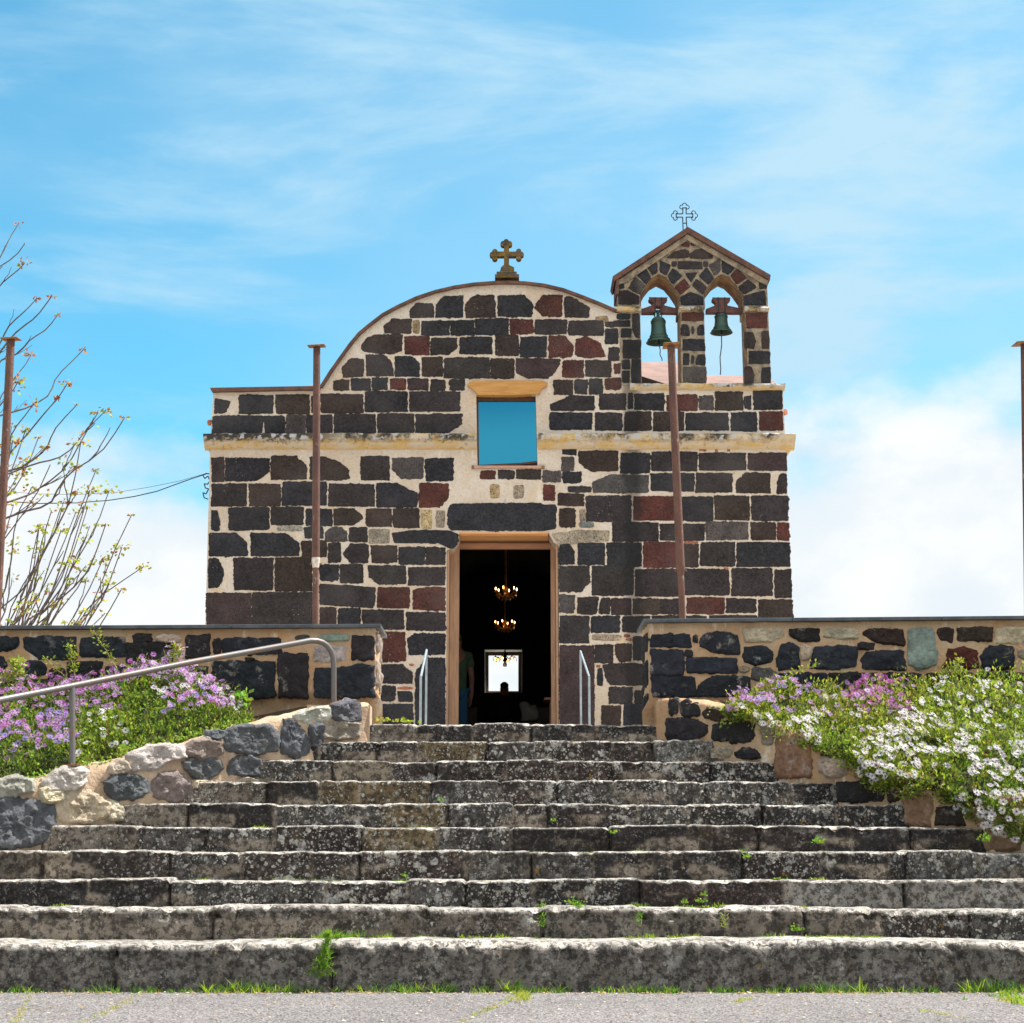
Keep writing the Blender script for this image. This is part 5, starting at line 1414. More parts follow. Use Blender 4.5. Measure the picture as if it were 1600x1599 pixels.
M_DISC = mk_simple('dark_daisy_disc', (0.03, 0.025, 0.10), (0.05, 0.03, 0.07), 40, 0.7, 0.2)
M_STEM = mk_simple('plant_stems', (0.10, 0.11, 0.03), (0.15, 0.12, 0.05), 20, 0.8, 0.2)

def daisy_mesh(name, cin, cout, n=14, seed=0, cup=.25):
    rr = random.Random(seed); vs_, fs, cols, mi = [], [], [], []
    for i in range(n):
        a = 2 * math.pi * i / n + rr.uniform(-.08, .08); L = rr.uniform(.90, 1.04); w = math.pi / n * .86
        b = len(vs_); tw = rr.uniform(-.05, .05)
        for (r, k, z) in ((.16, .45, 0), (.5, .62, .05), (.85, .50, .08)):
            for sg in (-1, 1):
                aa = a + sg * w * k * (.6 / r if r > .5 else 1)
                vs_.append((r * L * math.cos(aa), r * L * math.sin(aa), z * cup * 4 * r + sg * tw * .5 + rr.uniform(-.01, .01)))
                t = min(1, r * 1.1); cols.append(tuple(p * (1 - t) + q * t for p, q in zip(cin, cout)))
        vs_.append((L * math.cos(a), L * math.sin(a), .06 * cup * 4)); cols.append(cout)
        fs += [(b, b + 2, b + 3, b + 1), (b + 2, b + 4, b + 5, b + 3), (b + 4, b + 6, b + 5)]; mi += [0, 0, 0]
    b = len(vs_); m = 9
    for (r, z) in ((.22, .02), (.16, .09)):
        for k in range(m): vs_.append((r * math.cos(2 * math.pi * k / m), r * math.sin(2 * math.pi * k / m), z)); cols.append((.05, .03, .1))
    vs_.append((0, 0, .12)); cols.append((.05, .03, .1))
    for k in range(m):
        k2 = (k + 1) % m; fs.append((b + k, b + k2, b + m + k2, b + m + k)); fs.append((b + m + k, b + m + k2, b + 2 * m)); mi += [1, 1]
    me = bpy.data.meshes.new(name); me.from_pydata([Vector(v) * 1.0 for v in vs_], [], fs); me.polygons.foreach_set('material_index', mi)
    a = me.color_attributes.new('Col', 'FLOAT_COLOR', 'POINT'); flat = []
    for c_ in cols: flat += [*c_, 1]
    a.data.foreach_set('color', flat); me.materials.append(M_PETAL); me.materials.append(M_DISC)
    return me
M_MASS = mk_simple('dark_gap_shade', (0.018, 0.028, 0.008), (0.030, 0.034, 0.012), 25, 0.95, 1.0, 50)  # dark green standing for the shade between the leaves
DAISY = {'w': [daisy_mesh('daisy_white', (.52, .40, .60), (.84, .81, .82), 15, i, .25) for i in range(3)],
         'p': [daisy_mesh('daisy_purple', (.26, .06, .34), (.46, .17, .52), 14, 10 + i, .25) for i in range(3)],
         'l': [daisy_mesh('daisy_lilac', (.36, .15, .46), (.60, .34, .66), 14, 20 + i, .3) for i in range(3)],
         'm': [daisy_mesh('daisy_magenta', (.28, .03, .25), (.50, .10, .42), 14, 30 + i, .2) for i in range(3)],
         'v': [daisy_mesh('daisy_violet', (.16, .08, .40), (.36, .26, .66), 14, 40 + i, .2) for i in range(3)]}
def lerp_poly(pts, x):
    for a, b in zip(pts[:-1], pts[1:]):
        if a[0] <= x <= b[0]: return a[1] + (b[1] - a[1]) * (x - a[0]) / (b[0] - a[0])
    return pts[0][1] if x < pts[0][0] else pts[-1][1]
LTOP = [(-160, 1030), (-60, 1035), (0, 1048), (30, 1036), (60, 1058), (110, 1062), (150, 1048), (180, 1036), (225, 1024), (260, 1030), (285, 1036), (320, 1048), (345, 1066), (365, 1088), (392, 1118)]
LBOT = [(-160, 1262), (-60, 1240), (0, 1226), (60, 1212), (110, 1198), (165, 1190), (195, 1172), (240, 1166), (300, 1152), (345, 1138), (392, 1127)]
RTOP = [(1138, 1100), (1165, 1082), (1200, 1058), (1240, 1058), (1290, 1062), (1330, 1066), (1380, 1060), (1420, 1052), (1480, 1044), (1540, 1040), (1600, 1040), (1660, 1036), (1760, 1034)]
RBOT = [(1138, 1118), (1180, 1130), (1230, 1146), (1262, 1166), (1300, 1176), (1330, 1205), (1352, 1232), (1390, 1246), (1440, 1248), (1480, 1262), (1520, 1288), (1560, 1305), (1600, 1318), (1660, 1340), (1760, 1370)]
def bed_point(side, px, t, lift=0.0):
    top, bot, (P0, dv, N, rs) = (LTOP, LBOT, FL) if side < 0 else (RTOP, RBOT, FR)
    pt, pb = lerp_poly(top, px), lerp_poly(bot, px)
    py = pb + (pt - pb) * t
    Db = at_plane(px, pb, P0, N).y + (.12 if side < 0 else -.10)
    Db = max(Db, 10.6)
    if side < 0: D = Db + (13.80 - Db) * t
    else:
        yt_ = lerp_poly(R_PROF, px) - 4
        if py > yt_: D = Db - .03 * math.sin(math.pi * min(1, t * 3))
        else: D = Db + (13.80 - Db) * ((yt_ - py) / max(1, yt_ - pt)) ** 1.15
    p = at(px, py, D)
    p.z += lift
    return p
def nrm(side, px, t):
    a = bed_point(side, px, t); b = bed_point(side, px + 4, t); c_ = bed_point(side, px, min(1, t + .04)); d = bed_point(side, px, max(0, t - .04))
    n = (b - a).cross(c_ - d).normalized()
    if n.dot(Vector((0, -1, .7))) < 0: n = -n
    return n
def shrub(side, pa, pb, ta, tb, nleaf, flowers, label, mass=0, pal=((.10, .15, .025), (.17, .21, .04), (.06, .10, .02)), seed=1, size=.0265, bright=1.0):
    """one spreading daisy bush on the bed between two picture columns and two heights of the slope"""
    rr = random.Random(seed)
    cpx = (pa + pb) / 2; base = bed_point(side, cpx, (ta + tb) / 2); base.z -= .25
    root = tag(empty('daisy_bush', base), label, 'daisy bush', 'daisy bushes in the raised beds beside the steps')
    wpx = (pb - pa) / 2
    def edge(px):   # rounded ends
        e = min(px - pa, pb - px) / 28.0
        return max(0.0, min(1.0, e))
    def surf(px, t, seedz=0):
        p = bed_point(side, px, t); n = nrm(side, px, t)
        b = noise.noise(Vector((p.x * 3.2, p.y * 3.2, seed))) * .09 + noise.noise(Vector((p.x * 9, p.y * 9, p.z * 9 + seed))) * .06
        b += -.04 * (1 - edge(px)) if side < 0 else -.03 * (1 - edge(px))
        return p + n * b, n
    # leafy mass
    m_ = MB(); vs_, fs, cols = [], [], []
    for i in range(nleaf):
        px = rr.uniform(pa - 6, pb + 6); t = rr.uniform(ta, tb)
        p, n = surf(px, t)
        dep = rr.random() ** 1.3 * .16
        stemlike = rr.random() < .04
        p = p - n * dep + Vector((rr.gauss(0, .012), rr.gauss(0, .012), rr.gauss(0, .012)))
        if stemlike: p += n * rr.uniform(.04, .10)
        cl = noise.noise(Vector((p.x * 13, p.y * 13, p.z * 13)))
        if cl < .04 and rr.random() < .88: continue
        up = (n * .8 + Vector((rr.gauss(0, .55), rr.gauss(0, .55), rr.gauss(.25, .5)))).normalized()
        L = rr.uniform(.018, .040); w = L * rr.uniform(.16, .28)
        twig = rr.random() < .06
        if twig: L = rr.uniform(.05, .09); w = L * .022
        sdv = up.cross(Vector((rr.gauss(0, 1), rr.gauss(0, 1), rr.gauss(0, 1)))).normalized()
        b = len(vs_)
        vs_ += [p, p + up * L * .5 + sdv * w, p + up * L, p + up * L * .5 - sdv * w]
        fs.append((b, b + 1, b + 2, b + 3))
        c_ = pal[rr.choice((0, 0, 1, 1, 2))]; k = rr.uniform(.75, 1.3) * bright
        if twig: c_ = rr.choice(((.16, .10, .05), (.22, .17, .08)))
        if rr.random() < .05: c_ = (.26, .22, .05)
        if rr.random() < .03: c_ = (.20, .10, .05)
        cols += [tuple(q * k for q in c_)] * 4
    m_.add(vs_, fs, 0, cols); m_.build('foliage', [M_LEAF], root)
    # filler body under the leaves, darkened to read as shade in the gaps
    m_ = MB(); vs_ = []; fs = []; ni, nj = max(6, int((pb - pa) / 12)), 12
    for i in range(ni + 1):
        for j in range(nj + 1):
            px = pa + (pb - pa) * i / ni; t = ta + (tb - ta) * j / nj
            p, n = surf(px, t); d = .13 + .03 * noise.noise(p * 12) + (.10 * max(0, 1 - t / .45) if side > 0 else 0)
            q_ = p - n * d; P0_, _d, N_, _r = FL if side < 0 else FR
            sd_ = (q_ - P0_).dot(N_)
            if sd_ > -.10: q_ = q_ - N_ * (sd_ + .10)
            if side > 0 and q_.z > 0: q_.z = min(q_.z, p.z - .02)
            vs_.append(q_)
    for i in range(ni):
        for j in range(nj):
            a = i * (nj + 1) + j; fs.append((a, a + nj + 1, a + nj + 2, a + 1))
    rim = [i * (nj + 1) for i in range(ni + 1)] + [ni * (nj + 1) + j for j in range(1, nj + 1)] + [i * (nj + 1) + nj for i in range(ni - 1, -1, -1)] + [j for j in range(nj - 1, 0, -1)]
    b = len(vs_); vs_ += [vs_[k] - EZ * .30 + Vector((0, .04, 0)) for k in rim]; m = len(rim)
    for k in range(m): fs.append((rim[k], b + k, b + (k + 1) % m, rim[(k + 1) % m]))
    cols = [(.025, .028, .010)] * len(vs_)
    m_.add(vs_, fs, 0, cols); m_.build('gap_shade_filler', [M_MASS], root, True)
    # flowers
    def place(k_, fx=None):
        kinds, (xa, xb), (t0, t1), = k_
        px = rr.uniform(xa, xb); t = rr.uniform(t0, t1)
        return kinds, px, t
    nf = 0; massv = MB(); clusters = []
    tot = sum(f[3] for f in flowers)
    for kinds, (xa, xb), (t0, t1), cnt in flowers:
        k = 0
        while k < cnt:
            cx_, ct_ = rr.uniform(xa, xb), rr.uniform(t0, t1)
            for _ in range(rr.randint(1, 6)):
                if k >= cnt: break
                px = min(xb, max(xa, cx_ + rr.gauss(0, 13))); t = min(t1, max(t0, ct_ + rr.gauss(0, .05)))
                p, n = surf(px, t); p = p + n * rr.uniform(.005, .045)
                ax = (n * .35 + SUN_DIR * .45 + Vector((0, -.55, 0)) + Vector((rr.gauss(0, .30), rr.gauss(0, .25), rr.gauss(0, .25)))).normalized()
                me = rr.choice(DAISY[rr.choice(kinds)]); sc_ = rr.uniform(.82, 1.12) * size
                q = ax.to_track_quat('Z', 'Y').to_matrix().to_4x4() @ Matrix.Rotation(rr.uniform(0, 6), 4, 'Z')
                Mx = Matrix.Translation(p) @ q @ Matrix.Diagonal((sc_, sc_, sc_, 1))
                if nf < 100 - 2:
                    o = bpy.data.objects.new('flower', me); COL.objects.link(o); o.parent = root
                    o.matrix_parent_inverse = Matrix.Translation(-Vector(root.location)); o.matrix_basis = Mx
                    nf += 1
                else:
                    cl_ = me.color_attributes['Col'].data
                    massv.add([Mx @ v.co for v in me.vertices], [tuple(f.vertices) for f in me.polygons], 0, [tuple(c_.color)[:3] for c_ in cl_])
                    massv.mi[-len(me.polygons):] = [f.material_index for f in me.polygons]
                k += 1
    if massv.v:
        o = massv.build('small_flowers', [M_PETAL, M_DISC], root); o['kind'] = 'stuff'
    return root, surf
LP_ = ((.085, .145, .022), (.17, .23, .035), (.035, .065, .014))
RP_ = ((.11, .16, .024), (.22, .26, .040), (.045, .075, .015))
shrub(-1, -150, 60, .16, 1.0, 21000, [('lpm', (-140, 58), (.45, .97), 241), ('vlp', (-60, 60), (.15, .6), 116)], 'purple daisy bush cut by the left edge, under the low end of the pipe handrail', seed=1, pal=LP_, size=0.0265)
shrub(-1, 52, 205, .18, .97, 17000, [('lpml', (52, 205), (.72, .95), 198), ('vlp', (60, 125), (.2, .72), 126), ('lp', (120, 200), (.55, .72), 37)], 'purple daisy bush around the upright of the pipe handrail', seed=2, pal=LP_, size=0.0265)
shrub(-1, 112, 200, .0, .55, 6000, [('w', (118, 196), (.04, .50), 26)], 'low bright clump of white daisies on the flank wall right of the handrail upright', seed=3, pal=((.14, .20, .03), (.22, .28, .04), (.09, .13, .02)), size=0.026)
shrub(-1, 198, 392, .05, 1.0, 21000, [('lpl', (200, 330), (.78, .98), 159), ('wl', (240, 360), (.6, .92), 71), ('vlm', (255, 345), (.35, .72), 78), ('lpw', (320, 385), (.45, .95), 52)], 'lilac and white daisy bush under the upper half of the pipe handrail', seed=4, pal=LP_, size=0.0265)
shrub(1, 1138, 1285, .08, .98, 13000, [('lpvl', (1145, 1285), (.42, .95), 132), ('w', (1165, 1280), (.08, .35), 54)], 'lilac daisy bush at the upper end of the right bed, nearest the door', seed=5, pal=RP_, size=0.027)
shrub(1, 1255, 1370, .02, .55, 7000, [('lw', (1265, 1365), (.35, .55), 15)], 'leafy green bush with few flowers spilling over the middle of the right flank wall', seed=6, pal=((.10, .16, .022), (.18, .24, .035), (.045, .08, .015)), size=0.026)
shrub(1, 1280, 1440, .5, 1.0, 16000, [('mmp', (1318, 1420), (.74, .98), 131), ('lw', (1290, 1440), (.5, .9), 60)], 'magenta daisy bush at the back of the right bed below the green-grey stone', seed=7, pal=((.13, .17, .030), (.25, .27, .045), (.06, .09, .02)), size=0.026)
shrub(1, 1330, 1480, .0, .62, 17000, [('w', (1375, 1478), (.36, .64), 99), ('w', (1335, 1460), (.14, .42), 70), ('w', (1345, 1380), (.10, .24), 10)], 'dense white daisy bush hanging over the right flank wall', seed=8, pal=RP_, size=0.03)
shrub(1, 1430, 1760, .5, 1.0, 30000, [('w', (1440, 1610), (.50, .98), 92), ('w', (1600, 1750), (.5, .98), 53)], 'tall white daisy bush at the back of the right bed against the wall', seed=9, pal=((.13, .19, .028), (.25, .29, .045), (.06, .10, .02)), size=0.028)
shrub(1, 1470, 1760, .0, .60, 27000, [('w', (1480, 1602), (.30, .60), 87), ('w', (1485, 1604), (.02, .30), 39), ('w', (1604, 1750), (.02, .6), 85)], 'large-flowered white daisy bush drooping at the right edge of the picture', seed=10, pal=((.07, .12, .018), (.14, .19, .028), (.03, .055, .012)), size=0.033)

# wild sprigs standing above the beds
M_TWIG = mk_simple('green_twig', (0.22, 0.20, 0.07), (0.30, 0.25, 0.10), 20, 0.8, 0.2)
def sprig(p0px, p1px, D, nleaf, label, cat='weed', col=((.16, .20, .03), (.26, .27, .05)), L=.03, seed=0, wide=.3):
    rr = random.Random(seed); a = at(*p0px, D); b = at(*p1px, D)
    root = tag(empty('tall_weed', a), label, cat, 'weeds shooting up out of the beds')
    pts = [a.lerp(b, i / 6) + Vector((noise.noise(Vector((i * .9, seed, 0))) * .02, 0, noise.noise(Vector((i * .9, seed, 5))) * .012)) for i in range(7)]
    m_ = MB(); m_.tube(pts, [.005, .0045, .004, .0035, .003, .0025, .002], 5); o_ = m_.build('stem', [M_TWIG]); parent_keep(o_, root)
    vs_, fs, cols = [], [], []
    for i in range(nleaf):
        t = rr.uniform(.2, 1.0); k = min(5, int(t * 6)); p = pts[k].lerp(pts[k + 1], t * 6 - k)
        d = Vector((rr.gauss(0, 1), rr.gauss(0, 1), rr.gauss(.4, .6))).normalized(); p = p + d * rr.uniform(0, .045 * wide / .3)
        LL = L * rr.uniform(.6, 1.2); s = d.cross(Vector((rr.gauss(0, 1), rr.gauss(0, 1), rr.gauss(0, 1)))).normalized() * LL * wide
        bb = len(vs_); vs_ += [p, p + d * LL * .5 + s, p + d * LL, p + d * LL * .5 - s]; fs.append((bb, bb + 1, bb + 2, bb + 3))
        cols += [tuple(q * rr.uniform(.8, 1.3) for q in rr.choice(col))] * 4
    m_ = MB(); m_.add(vs_, fs, 0, cols); m_.build('leaves', [M_LEAF], root)
sprig((185, 1050), (146, 985), 13.72, 70, 'tallest pale weed shooting up before the left wall', seed=1)
sprig((118, 1060), (108, 1008), 13.7, 120, 'bushy pale weed before the left wall, between the handrail and the coping', seed=2, wide=.32)
sprig((100, 1056), (70, 1028), 13.7, 40, 'short leaning weed before the left wall, near the small dark stones', seed=3)
sprig((25, 1062), (28, 1030), 13.6, 120, 'yellow-green leafy weed near the left edge, below the coping', seed=4, L=.04, wide=.4, col=((.30, .30, .06), (.20, .24, .04)))
sprig((270, 1048), (276, 1010), 13.5, 130, 'tall leafy shoot topped by pale flowers behind the handrail', seed=5, L=.035)
sprig((362, 1120), (384, 1086), 13.7, 110, 'broad-leaved green weed at the right end of the left bed', seed=6, L=.055, wide=.42, col=((.12, .22, .03), (.20, .30, .05)))
sprig((1225, 1060), (1275, 1038), 13.7, 50, 'pale arching sprig before the right wall', seed=7)
sprig((1530, 1236), (1488, 1202), 12.3, 26, 'bare arching runner across the white daisies at the right edge', seed=8, col=((.30, .30, .08), (.2, .24, .05)))
sprig((1495, 1050), (1500, 1030), 13.6, 50, 'short upright shoot among the white daisies at the back right', seed=9)
for i, (fx, fy) in enumerate(((262, 1010), (270, 1003), (280, 1008), (290, 1012), (284, 1016), (268, 1017))):
    p = at(fx, fy, 13.48); o = bpy.data.objects.new('flower', DAISY['l'][i % 3]); COL.objects.link(o)
    ax = Vector((random.uniform(-.4, .4), -.3, .8)).normalized(); o.matrix_basis = Matrix.Translation(p) @ ax.to_track_quat('Z', 'Y').to_matrix().to_4x4() @ Matrix.Diagonal((.027,) * 3 + (1,))
    r_o = [q for q in bpy.data.objects if q.name.startswith('tall_weed') and q.get('label', '').startswith('tall leafy shoot')][0]
    o.parent = r_o; o.matrix_parent_inverse = Matrix.Translation(-Vector(r_o.location))

# grass at the foot of the steps, on the treads and in the asphalt cracks
rr = random.Random(4)
gm = MB()
def tuft(mb_, p, h, n, spread, col, lean=.5):
    vs_, fs, cols = [], [], []
    for i in range(n):
        q = p + Vector((rr.gauss(0, spread), rr.gauss(0, spread * .35), 0)); d = Vector((rr.gauss(0, lean), rr.gauss(-.15, lean * .6), 1)).normalized()
        hh = h * rr.uniform(.45, 1.15); w = rr.uniform(.0016, .0032); s = Vector((1, rr.gauss(0, .5), 0)).normalized() * w
        bend = Vector((d.x, d.y, -.35)) * hh * rr.uniform(.1, .6)
        b = len(vs_)
        for t, ww in ((0, 1), (.35, .95), (.7, .6)):
            c_ = q + d * hh * t + bend * t * t; vs_ += [c_ - s * ww, c_ + s * ww]
        vs_.append(q + d * hh + bend)
        fs += [(b, b + 1, b + 3, b + 2), (b + 2, b + 3, b + 5, b + 4), (b + 4, b + 5, b + 6)]
        k = rr.uniform(.7, 1.35); cols += [tuple(z * k for z in col)] * 7
    mb_.add(vs_, fs, 0, cols)
DGR = (.05, .12, .015); GR = (.09, .19, .022); YG = (.22, .30, .03); DRY = (.34, .27, .09)
def g_at(px, py): return at_plane(px, py, Vector((0, 0, 0)), EZ)
for (xa, xb, h, dens) in ((10, 60, .025, .5), (95, 145, .05, 1.2), (172, 222, .03, .6), (225, 255, .06, 1.2), (275, 305, .05, 1.4), (325, 360, .045, 1.1), (372, 398, .07, 1.4), (405, 475, .08, 1.6), (480, 530, .08, 1.6),
                          (550, 605, .06, .8), (615, 675, .07, 1.2), (690, 722, .08, 1.2), (745, 775, .05, .9), (790, 830, .08, 1.4), (838, 880, .05, 1.2), (915, 962, .05, 1.2), (970, 1040, .055, 1.3), (1080, 1112, .055, 1.5), (1118, 1160, .045, .9), (1165, 1215, .07, 1.3),
                          (1228, 1300, .08, 1.3), (1300, 1400, .045, .9), (1430, 1510, .10, 1.5), (1505, 1545, .05, 1.0), (1555, 1610, .13, 1.8)):
    x = xa
    while x < xb:
        p = Vector((at(x, 0, 10.36).x, 10.37 + rr.uniform(-.05, .02), 0)); tuft(gm, p, h * rr.uniform(.8, 1.5), int(8 * dens), .016, rr.choice((GR, GR, DGR, YG)))
        if rr.random() < .35: tuft(gm, p + Vector((0, -.05, 0)), h * .45, 5, .02, DRY)
        x += rr.uniform(3, 12)
for i in range(240):   # the seam tuft climbing the first riser
    t = rr.random(); p = at(512 + rr.gauss(0, 5) * (1.2 - t) - (1 - t) * rr.uniform(0, 20), 1528 - 70 * t, 10.385); tuft(gm, p, .045, 2, .006, rr.choice((GR, YG, GR)), .9)
def z_on(k, x): return STEP_Z[k] + noise.noise(Vector((x * .55, k * 13.7, 1.5))) * .018 * (1.5 if k < 2 else 1)
for k, lst in ((0, ((0, 200, .01, .3), (430, 460, .035, .8), (488, 560, .075, 1.5), (575, 612, .045, .9), (640, 675, .03, .8), (712, 752, .03, .9), (768, 802, .04, 1.0), (835, 862, .03, .8), (905, 930, .02, .5), (968, 1000, .035, 1.0), (1000, 1030, .05, 1.3), (1048, 1100, .04, 1.2), (1205, 1240, .03, .8), (1270, 1395, .028, 1.1), (1440, 1470, .015, .5))),
               (1, ((80, 110, .03, .8), (845, 856, .05, 1.6), (985, 1012, .03, 1.2), (1118, 1150, .035, .9), (1250, 1264, .02, 1), (1060, 1110, .02, .8))),
               (2, ((210, 240, .015, .8), (300, 330, .02, .6), (430, 540, .012, .8), (620, 650, .02, .8), (755, 785, .02, .8), (1270, 1290, .02, .8), (1210, 1228, .02, 1))),
               (3, ((300, 330, .015, .6), (820, 850, .015, .8), (900, 930, .015, .6), (990, 1000, .03, 1), (1158, 1165, .04, 1), (640, 660, .03, 1))),
               (4, ((75, 90, .02, .8), (400, 420, .03, .8), (640, 690, .02, .5), (870, 880, .015, .8), (955, 962, .03, 1.2))), (5, ((325, 335, .02, 1), (690, 700, .015, 1)))):
    for xa, xb, h, dens in lst:
        x = xa
        while x < xb:
            X_ = at(x, STEP_PY[k], STEP_D[k] + .3).x; yy = STEP_D[k + 1] - .03 - rr.random() * .05
            tuft(gm, Vector((X_, yy, z_on(k, X_) - .005)), h * rr.uniform(.6, 1.2), int(6 * dens) + 1, .012, rr.choice((GR, YG, YG)))
            x += rr.uniform(3, 7)
# joints between blocks of the second step
for px in (847, 999, 1132):
    for i in range(40): p = at(px + rr.gauss(0, 2.5), 1428 + rr.random() * 22, 10.95); tuft(gm, p, .03, 1, .004, rr.choice((GR, YG, DRY if px == 1132 else GR)), .9)
for pl in (((45, 1556), (40, 1572), (30, 1590), (20, 1605)), ((228, 1548), (200, 1566), (165, 1582), (125, 1602)), ((826, 1552), (792, 1566), (756, 1580), (712, 1602)), ((1150, 1566), (1170, 1560)), ((1440, 1580), (1500, 1590)), ((1340, 1556), (1380, 1552)), ((1230, 1548), (1290, 1552)), ((1560, 1562), (1600, 1570), (1640, 1575))):
    for a, b in zip(pl[:-1], pl[1:]):
        for i in range(30):
            t = rr.random(); p = g_at(a[0] + (b[0] - a[0]) * t + rr.gauss(0, 3), a[1] + (b[1] - a[1]) * t + rr.gauss(0, 1.5)); tuft(gm, p, .014 if a[0] != 1560 and a[0] != 826 else .03, 4, .012, rr.choice((YG, DRY, DRY)), 1.2)
for i in range(90): p = g_at(1585 + rr.gauss(0, 18), 1556 + rr.gauss(0, 6)); tuft(gm, p, .04, 5, .015, rr.choice((GR, YG)))
for i in range(60): p = g_at(815 + rr.gauss(0, 7), 1556 + rr.gauss(0, 5)); tuft(gm, p, .03, 5, .012, rr.choice((YG, DRY)))
tag(gm.build('grass', [M_GRASSM]), kind='stuff')
# grit, dry leaf bits and pebbles swept against the first step
lm = MB()
for i in range(900):
    if rr.random() < .6: p = Vector((rr.uniform(-3.6, 3.6), 10.36 - abs(rr.gauss(0, .07)), .006))
    else: p = Vector((rr.uniform(-3.4, 3.4), rr.uniform(8.2, 10.3), .006))
    s_ = rr.uniform(.003, .012); h_ = s_ * rr.uniform(.3, .8); a_ = rr.uniform(0, 3); n_ = 5
    c_ = rr.choice(((.30, .20, .10), (.42, .36, .28), (.20, .13, .07), (.10, .09, .085), (.34, .22, .14)))
    ring = [p + Vector((math.cos(a_ + k * 1.257) * s_ * rr.uniform(.7, 1.3), math.sin(a_ + k * 1.257) * s_ * rr.uniform(.7, 1.3), 0)) for k in range(n_)]
    lm.add(ring + [p + EZ * h_], [(k, (k + 1) % n_, n_) for k in range(n_)], 0, c_)
def mk_litter():
    t = NT('grit_and_dry_bits'); c = t.col(); return t.done(c[0], .9)
tag(lm.build('grit', [mk_litter()]), kind='stuff')
# leafy weeds on the terrace edge and steps
wm = MB()
def leafy(p, n, R_, col, L=.02):
    vs_, fs, cols = [], [], []
    for i in range(n):
        d = Vector((rr.gauss(0, 1), rr.gauss(0, 1), abs(rr.gauss(0, .8)) + .2)).normalized(); q = p + d * rr.uniform(0, R_); LL = L * rr.uniform(.6, 1.3)
        s = d.cross(Vector((rr.gauss(0, 1), rr.gauss(0, 1), rr.gauss(0, 1)))).normalized() * LL * .4; b = len(vs_)
        vs_ += [q, q + d * LL * .5 + s, q + d * LL, q + d * LL * .5 - s]; fs.append((b, b + 1, b + 2, b + 3)); cols += [tuple(z * rr.uniform(.7, 1.3) for z in rr.choice(col))] * 4
    wm.add(vs_, fs, 0, cols)
for px, py, D, n, R_ in ((588, 1108, 14.2, 14, .02), (595, 1128, 14.0, 40, .04), (606, 1128, 14.0, 30, .03), (618, 1128, 13.98, 22, .02), (632, 1129, 13.95, 40, .03), (640, 1129, 13.95, 20, .02), (655, 1130, 13.95, 10, .01)):
    leafy(at(px, py, D), n, R_, ((.24, .28, .03), (.34, .30, .06), (.16, .26, .04)))
for px, py, D, n, R_ in ((895, 1415, 10.97, 60, .05), (905, 1418, 10.97, 40, .04), (1068, 1412, 10.96, 30, .03), (1095, 1410, 10.96, 40, .03), (1165, 1341, 11.34, 30, .03), (958, 1303, 11.7, 30, .03), (1280, 1318, 11.7, 80, .05), (1245, 1455, 10.95, 60, .05), (690, 1253, 12.0, 20, .025), (865, 1284, 12.02, 16, .02), (632, 1370, 11.3, 22, .02), (1540, 1315, 11.6, 90, .05), (1100, 1400, 11.0, 20, .02)):
    leafy(at(px, py, D), n, R_, ((.09, .18, .02), (.16, .24, .03)), .016)
for px in range(-100, 170, 14): leafy(at(px, lerp_poly(LBOT, px) + 4, at_plane(px, lerp_poly(LBOT, px), FL[0], FL[2]).y + .05), 22, .045, ((.14, .22, .03), (.2, .28, .04)))
for px in range(195, 392, 12): leafy(at(px, lerp_poly(LBOT, px) + 1, at_plane(px, lerp_poly(LBOT, px), FL[0], FL[2]).y + .08), 18, .04, ((.14, .22, .03), (.2, .28, .04)))
tag(wm.build('ground_weeds', [M_LEAF]), kind='stuff')

# soil behind the flank walls
for side, top, bot in ((-1, LTOP, LBOT), (1, RTOP, RBOT)):
    vs_ = []; fs = []; ni, nj = 50, 14
    P0, dv, N, rs = FL if side < 0 else FR
    for i in range(ni + 1):
        s, z = rs[int(len(rs) * .97 * i / ni)]
        a = P0 + dv * s - N * .20; a.z = z - .05
        b = Vector((a.x - dv.x * 0.0, 14.0 - .003, max(z, 1.75)))
        b.z = min(2.0, z + (14.0 - a.y) * .18)
        for j in range(nj + 1):
            p = a.lerp(b, j / nj); p.z += noise.noise(p * 5) * .02; vs_.append(p)
    for i in range(ni):
        for j in range(nj):
            q = i * (nj + 1) + j; fs.append((q, q + nj + 1, q + nj + 2, q + 1))
    tag(mesh('planting_soil', vs_, fs, None, [M_SOIL], True), kind='structure')

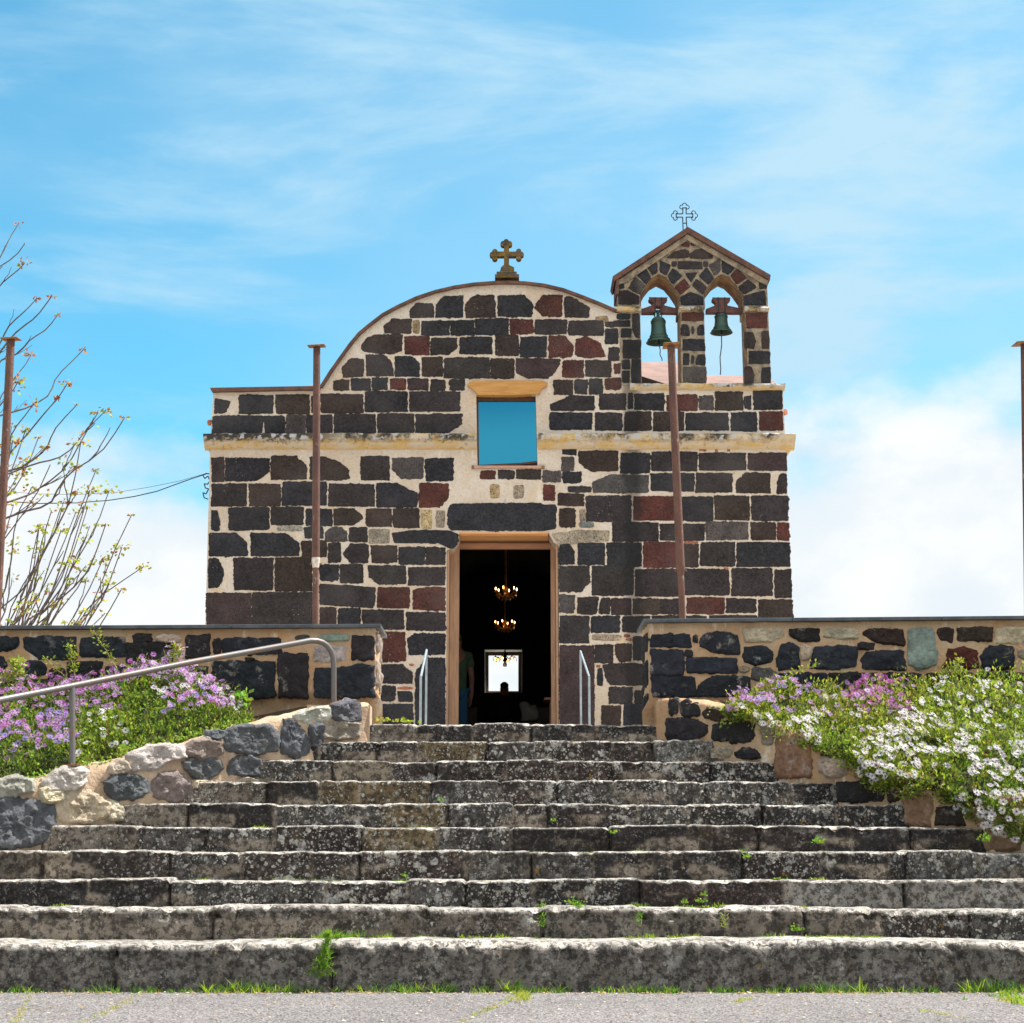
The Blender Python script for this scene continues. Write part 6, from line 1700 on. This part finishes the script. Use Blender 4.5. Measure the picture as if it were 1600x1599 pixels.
# ------------------------------------------------------------------ bare spring tree behind the left wall
M_BARK = mk_simple('young_bark', (0.13, 0.10, 0.095), (0.075, 0.055, 0.05), 14, 0.85, 0.4)
rr = random.Random(21)
tree_root = tag(empty('spring_tree', (at(-60, 1100, 19).x, 19.0, TERR_Z)), 'many-stemmed nearly bare tree with reddish young leaves at the left edge', 'tree')
TB = Vector((tree_root.location.x, 19.0, TERR_Z - .1)); TK = TB + Vector((.03, 0, .55))
m_ = MB(); m_.tube([TB, TB + Vector((.02, .0, .3)), TK, TK + Vector((0, 0, .1))], [.11, .09, .085, .05], 14); o_ = m_.build('trunk', [M_BARK]); shade_auto(o_); parent_keep(o_, tree_root)
TIPS = [(29, 350, 1), (38, 382, 0), (38, 412, 2), (81, 463, 1), (90, 492, 1), (57, 467, 1), (130, 547, 1), (48, 556, 2), (105, 600, 2), (28, 597, 3), (52, 632, 2), (120, 633, 1), (165, 642, 2), (153, 645, 2), (194, 654, 1), (126, 692, 3), (60, 684, 1), (40, 672, 2),
        (112, 770, 1), (140, 768, 3), (170, 768, 3), (118, 802, 2), (80, 800, 1), (165, 820, 1), (190, 857, 3), (224, 886, 2), (160, 876, 3), (104, 880, 3), (65, 858, 3), (205, 806, 1), (150, 735, 1), (78, 728, 0), (20, 690, 3), (30, 740, 3), (12, 770, 2),
        (60, 905, 2), (90, 945, 2), (130, 955, 1), (163, 960, 1), (30, 950, 3), (20, 850, 2), (45, 940, 2), (-10, 700, 1), (-30, 600, 2), (-40, 480, 1), (-70, 520, 2), (-90, 700, 2), (-140, 650, 2), (-120, 820, 2), (-160, 760, 1), (8, 820, 1), (95, 830, 2), (110, 905, 1), (48, 765, 2), (133, 842, 2), (75, 975, 1), (118, 975, 1)]
brm = MB(); lv, lf, lc = [], [], []
def leaf_cluster(p, n, rad, red):
    for i in range(n):
        d = Vector((rr.gauss(0, 1), rr.gauss(0, .6), rr.gauss(.2, .8))).normalized(); q = p + d * rr.uniform(0, rad) * Vector((1.4, 1, .7)).length / 1.9
        ld = Vector((d.x, d.y, rr.gauss(-.1, .5))).normalized(); LL = rr.uniform(.030, .060); s = ld.cross(Vector((rr.gauss(0, 1), rr.gauss(0, 1), rr.gauss(0, 1)))).normalized() * LL * .34
        b = len(lv); lv.extend([q, q + ld * LL * .5 + s, q + ld * LL, q + ld * LL * .5 - s]); lf.append((b, b + 1, b + 2, b + 3))
        c_ = rr.choice(((.22, .27, .03), (.32, .31, .05), (.18, .20, .04))) if rr.random() > red else rr.choice(((.22, .07, .05), (.30, .14, .08)))
        lc.extend([c_] * 4)
def limb(a, b, ra, rb, wig=.05, lift=.25, n=12):
    L = (b - a).length; pts = []
    for i in range(n + 1):
        t = i / n; p = a.lerp(b, t)
        p.z -= math.sin(math.pi * t) * L * lift * .25
        p += Vector((noise.noise(Vector((t * 4.5, a.x * 9 + b.x * 5, 1))), noise.noise(Vector((t * 3, b.z * 7, 2))), noise.noise(Vector((t * 4, b.x * 7, 3))))) * wig * L * .5 * math.sin(math.pi * t)
        pts.append(p)
    brm.tube(pts, [ra + (rb - ra) * (i / n) ** .8 for i in range(n + 1)], 6)
    return pts
BIG = limb(TK, at(-110, 380, 19), .06, .012, .06, -.1, 18)
TIPS += [(rr.uniform(-60, 190), rr.uniform(790, 968), rr.choice((0, 1, 1, 2))) for _ in range(14)]
for i, (px, py, lvl) in enumerate(TIPS):
    D = rr.uniform(18.0, 20.0); tip = at(px, py, D)
    st = TK + Vector((rr.gauss(0, .05), rr.gauss(0, .05), rr.uniform(-.1, .08)))
    if py < 660 and px > -10:      # the upper sprays leave a tall limb outside the picture
        k_ = int(min(15, max(4, (900 - py) / 32))); q_ = BIG[k_]; pts = limb(q_, tip, .018, .0055, .24, rr.uniform(.5, .9), 16)
    else: pts = limb(st + Vector((-rr.uniform(0, 1.1), 0, rr.uniform(-.1, .4))), tip, rr.uniform(.014, .026), .0055, .30, rr.uniform(.4, 1.6), 16)
    red = min(.9, max(.25, (860 - py) / 350))
    brm.tube([pts[-1], pts[-1] + Vector((0, 0, .018))], [.007, .003], 5)
    if lvl: leaf_cluster(tip, (0, 8, 20, 34)[lvl], (.02, .04, .08, .13)[lvl], red)
    for k in range(4 if py > 640 else 3):
        j = rr.randint(6, 14); a = pts[j]; d = (pts[j + 1] - pts[j - 1]).normalized(); L = rr.uniform(.15, .5)
        e = a + (d + Vector((rr.gauss(0, .35), rr.gauss(0, .3), rr.uniform(.1, .6)))).normalized() * L
        if py > 640: limb(a, e, .009, .004, .15, .2, 6)
        else: e = a + (e - a) * .5; limb(a, e, .005, .003, .15, .2, 6)
        if rr.random() < .75 and py > 560: leaf_cluster(e, rr.randint(4, 14), rr.uniform(.03, .08), red)
o_ = brm.build('branches', [M_BARK]); shade_auto(o_); parent_keep(o_, tree_root)
m_ = MB(); m_.add(lv, lf, 0, lc); m_.build('leaves', [M_TLEAF], tree_root)
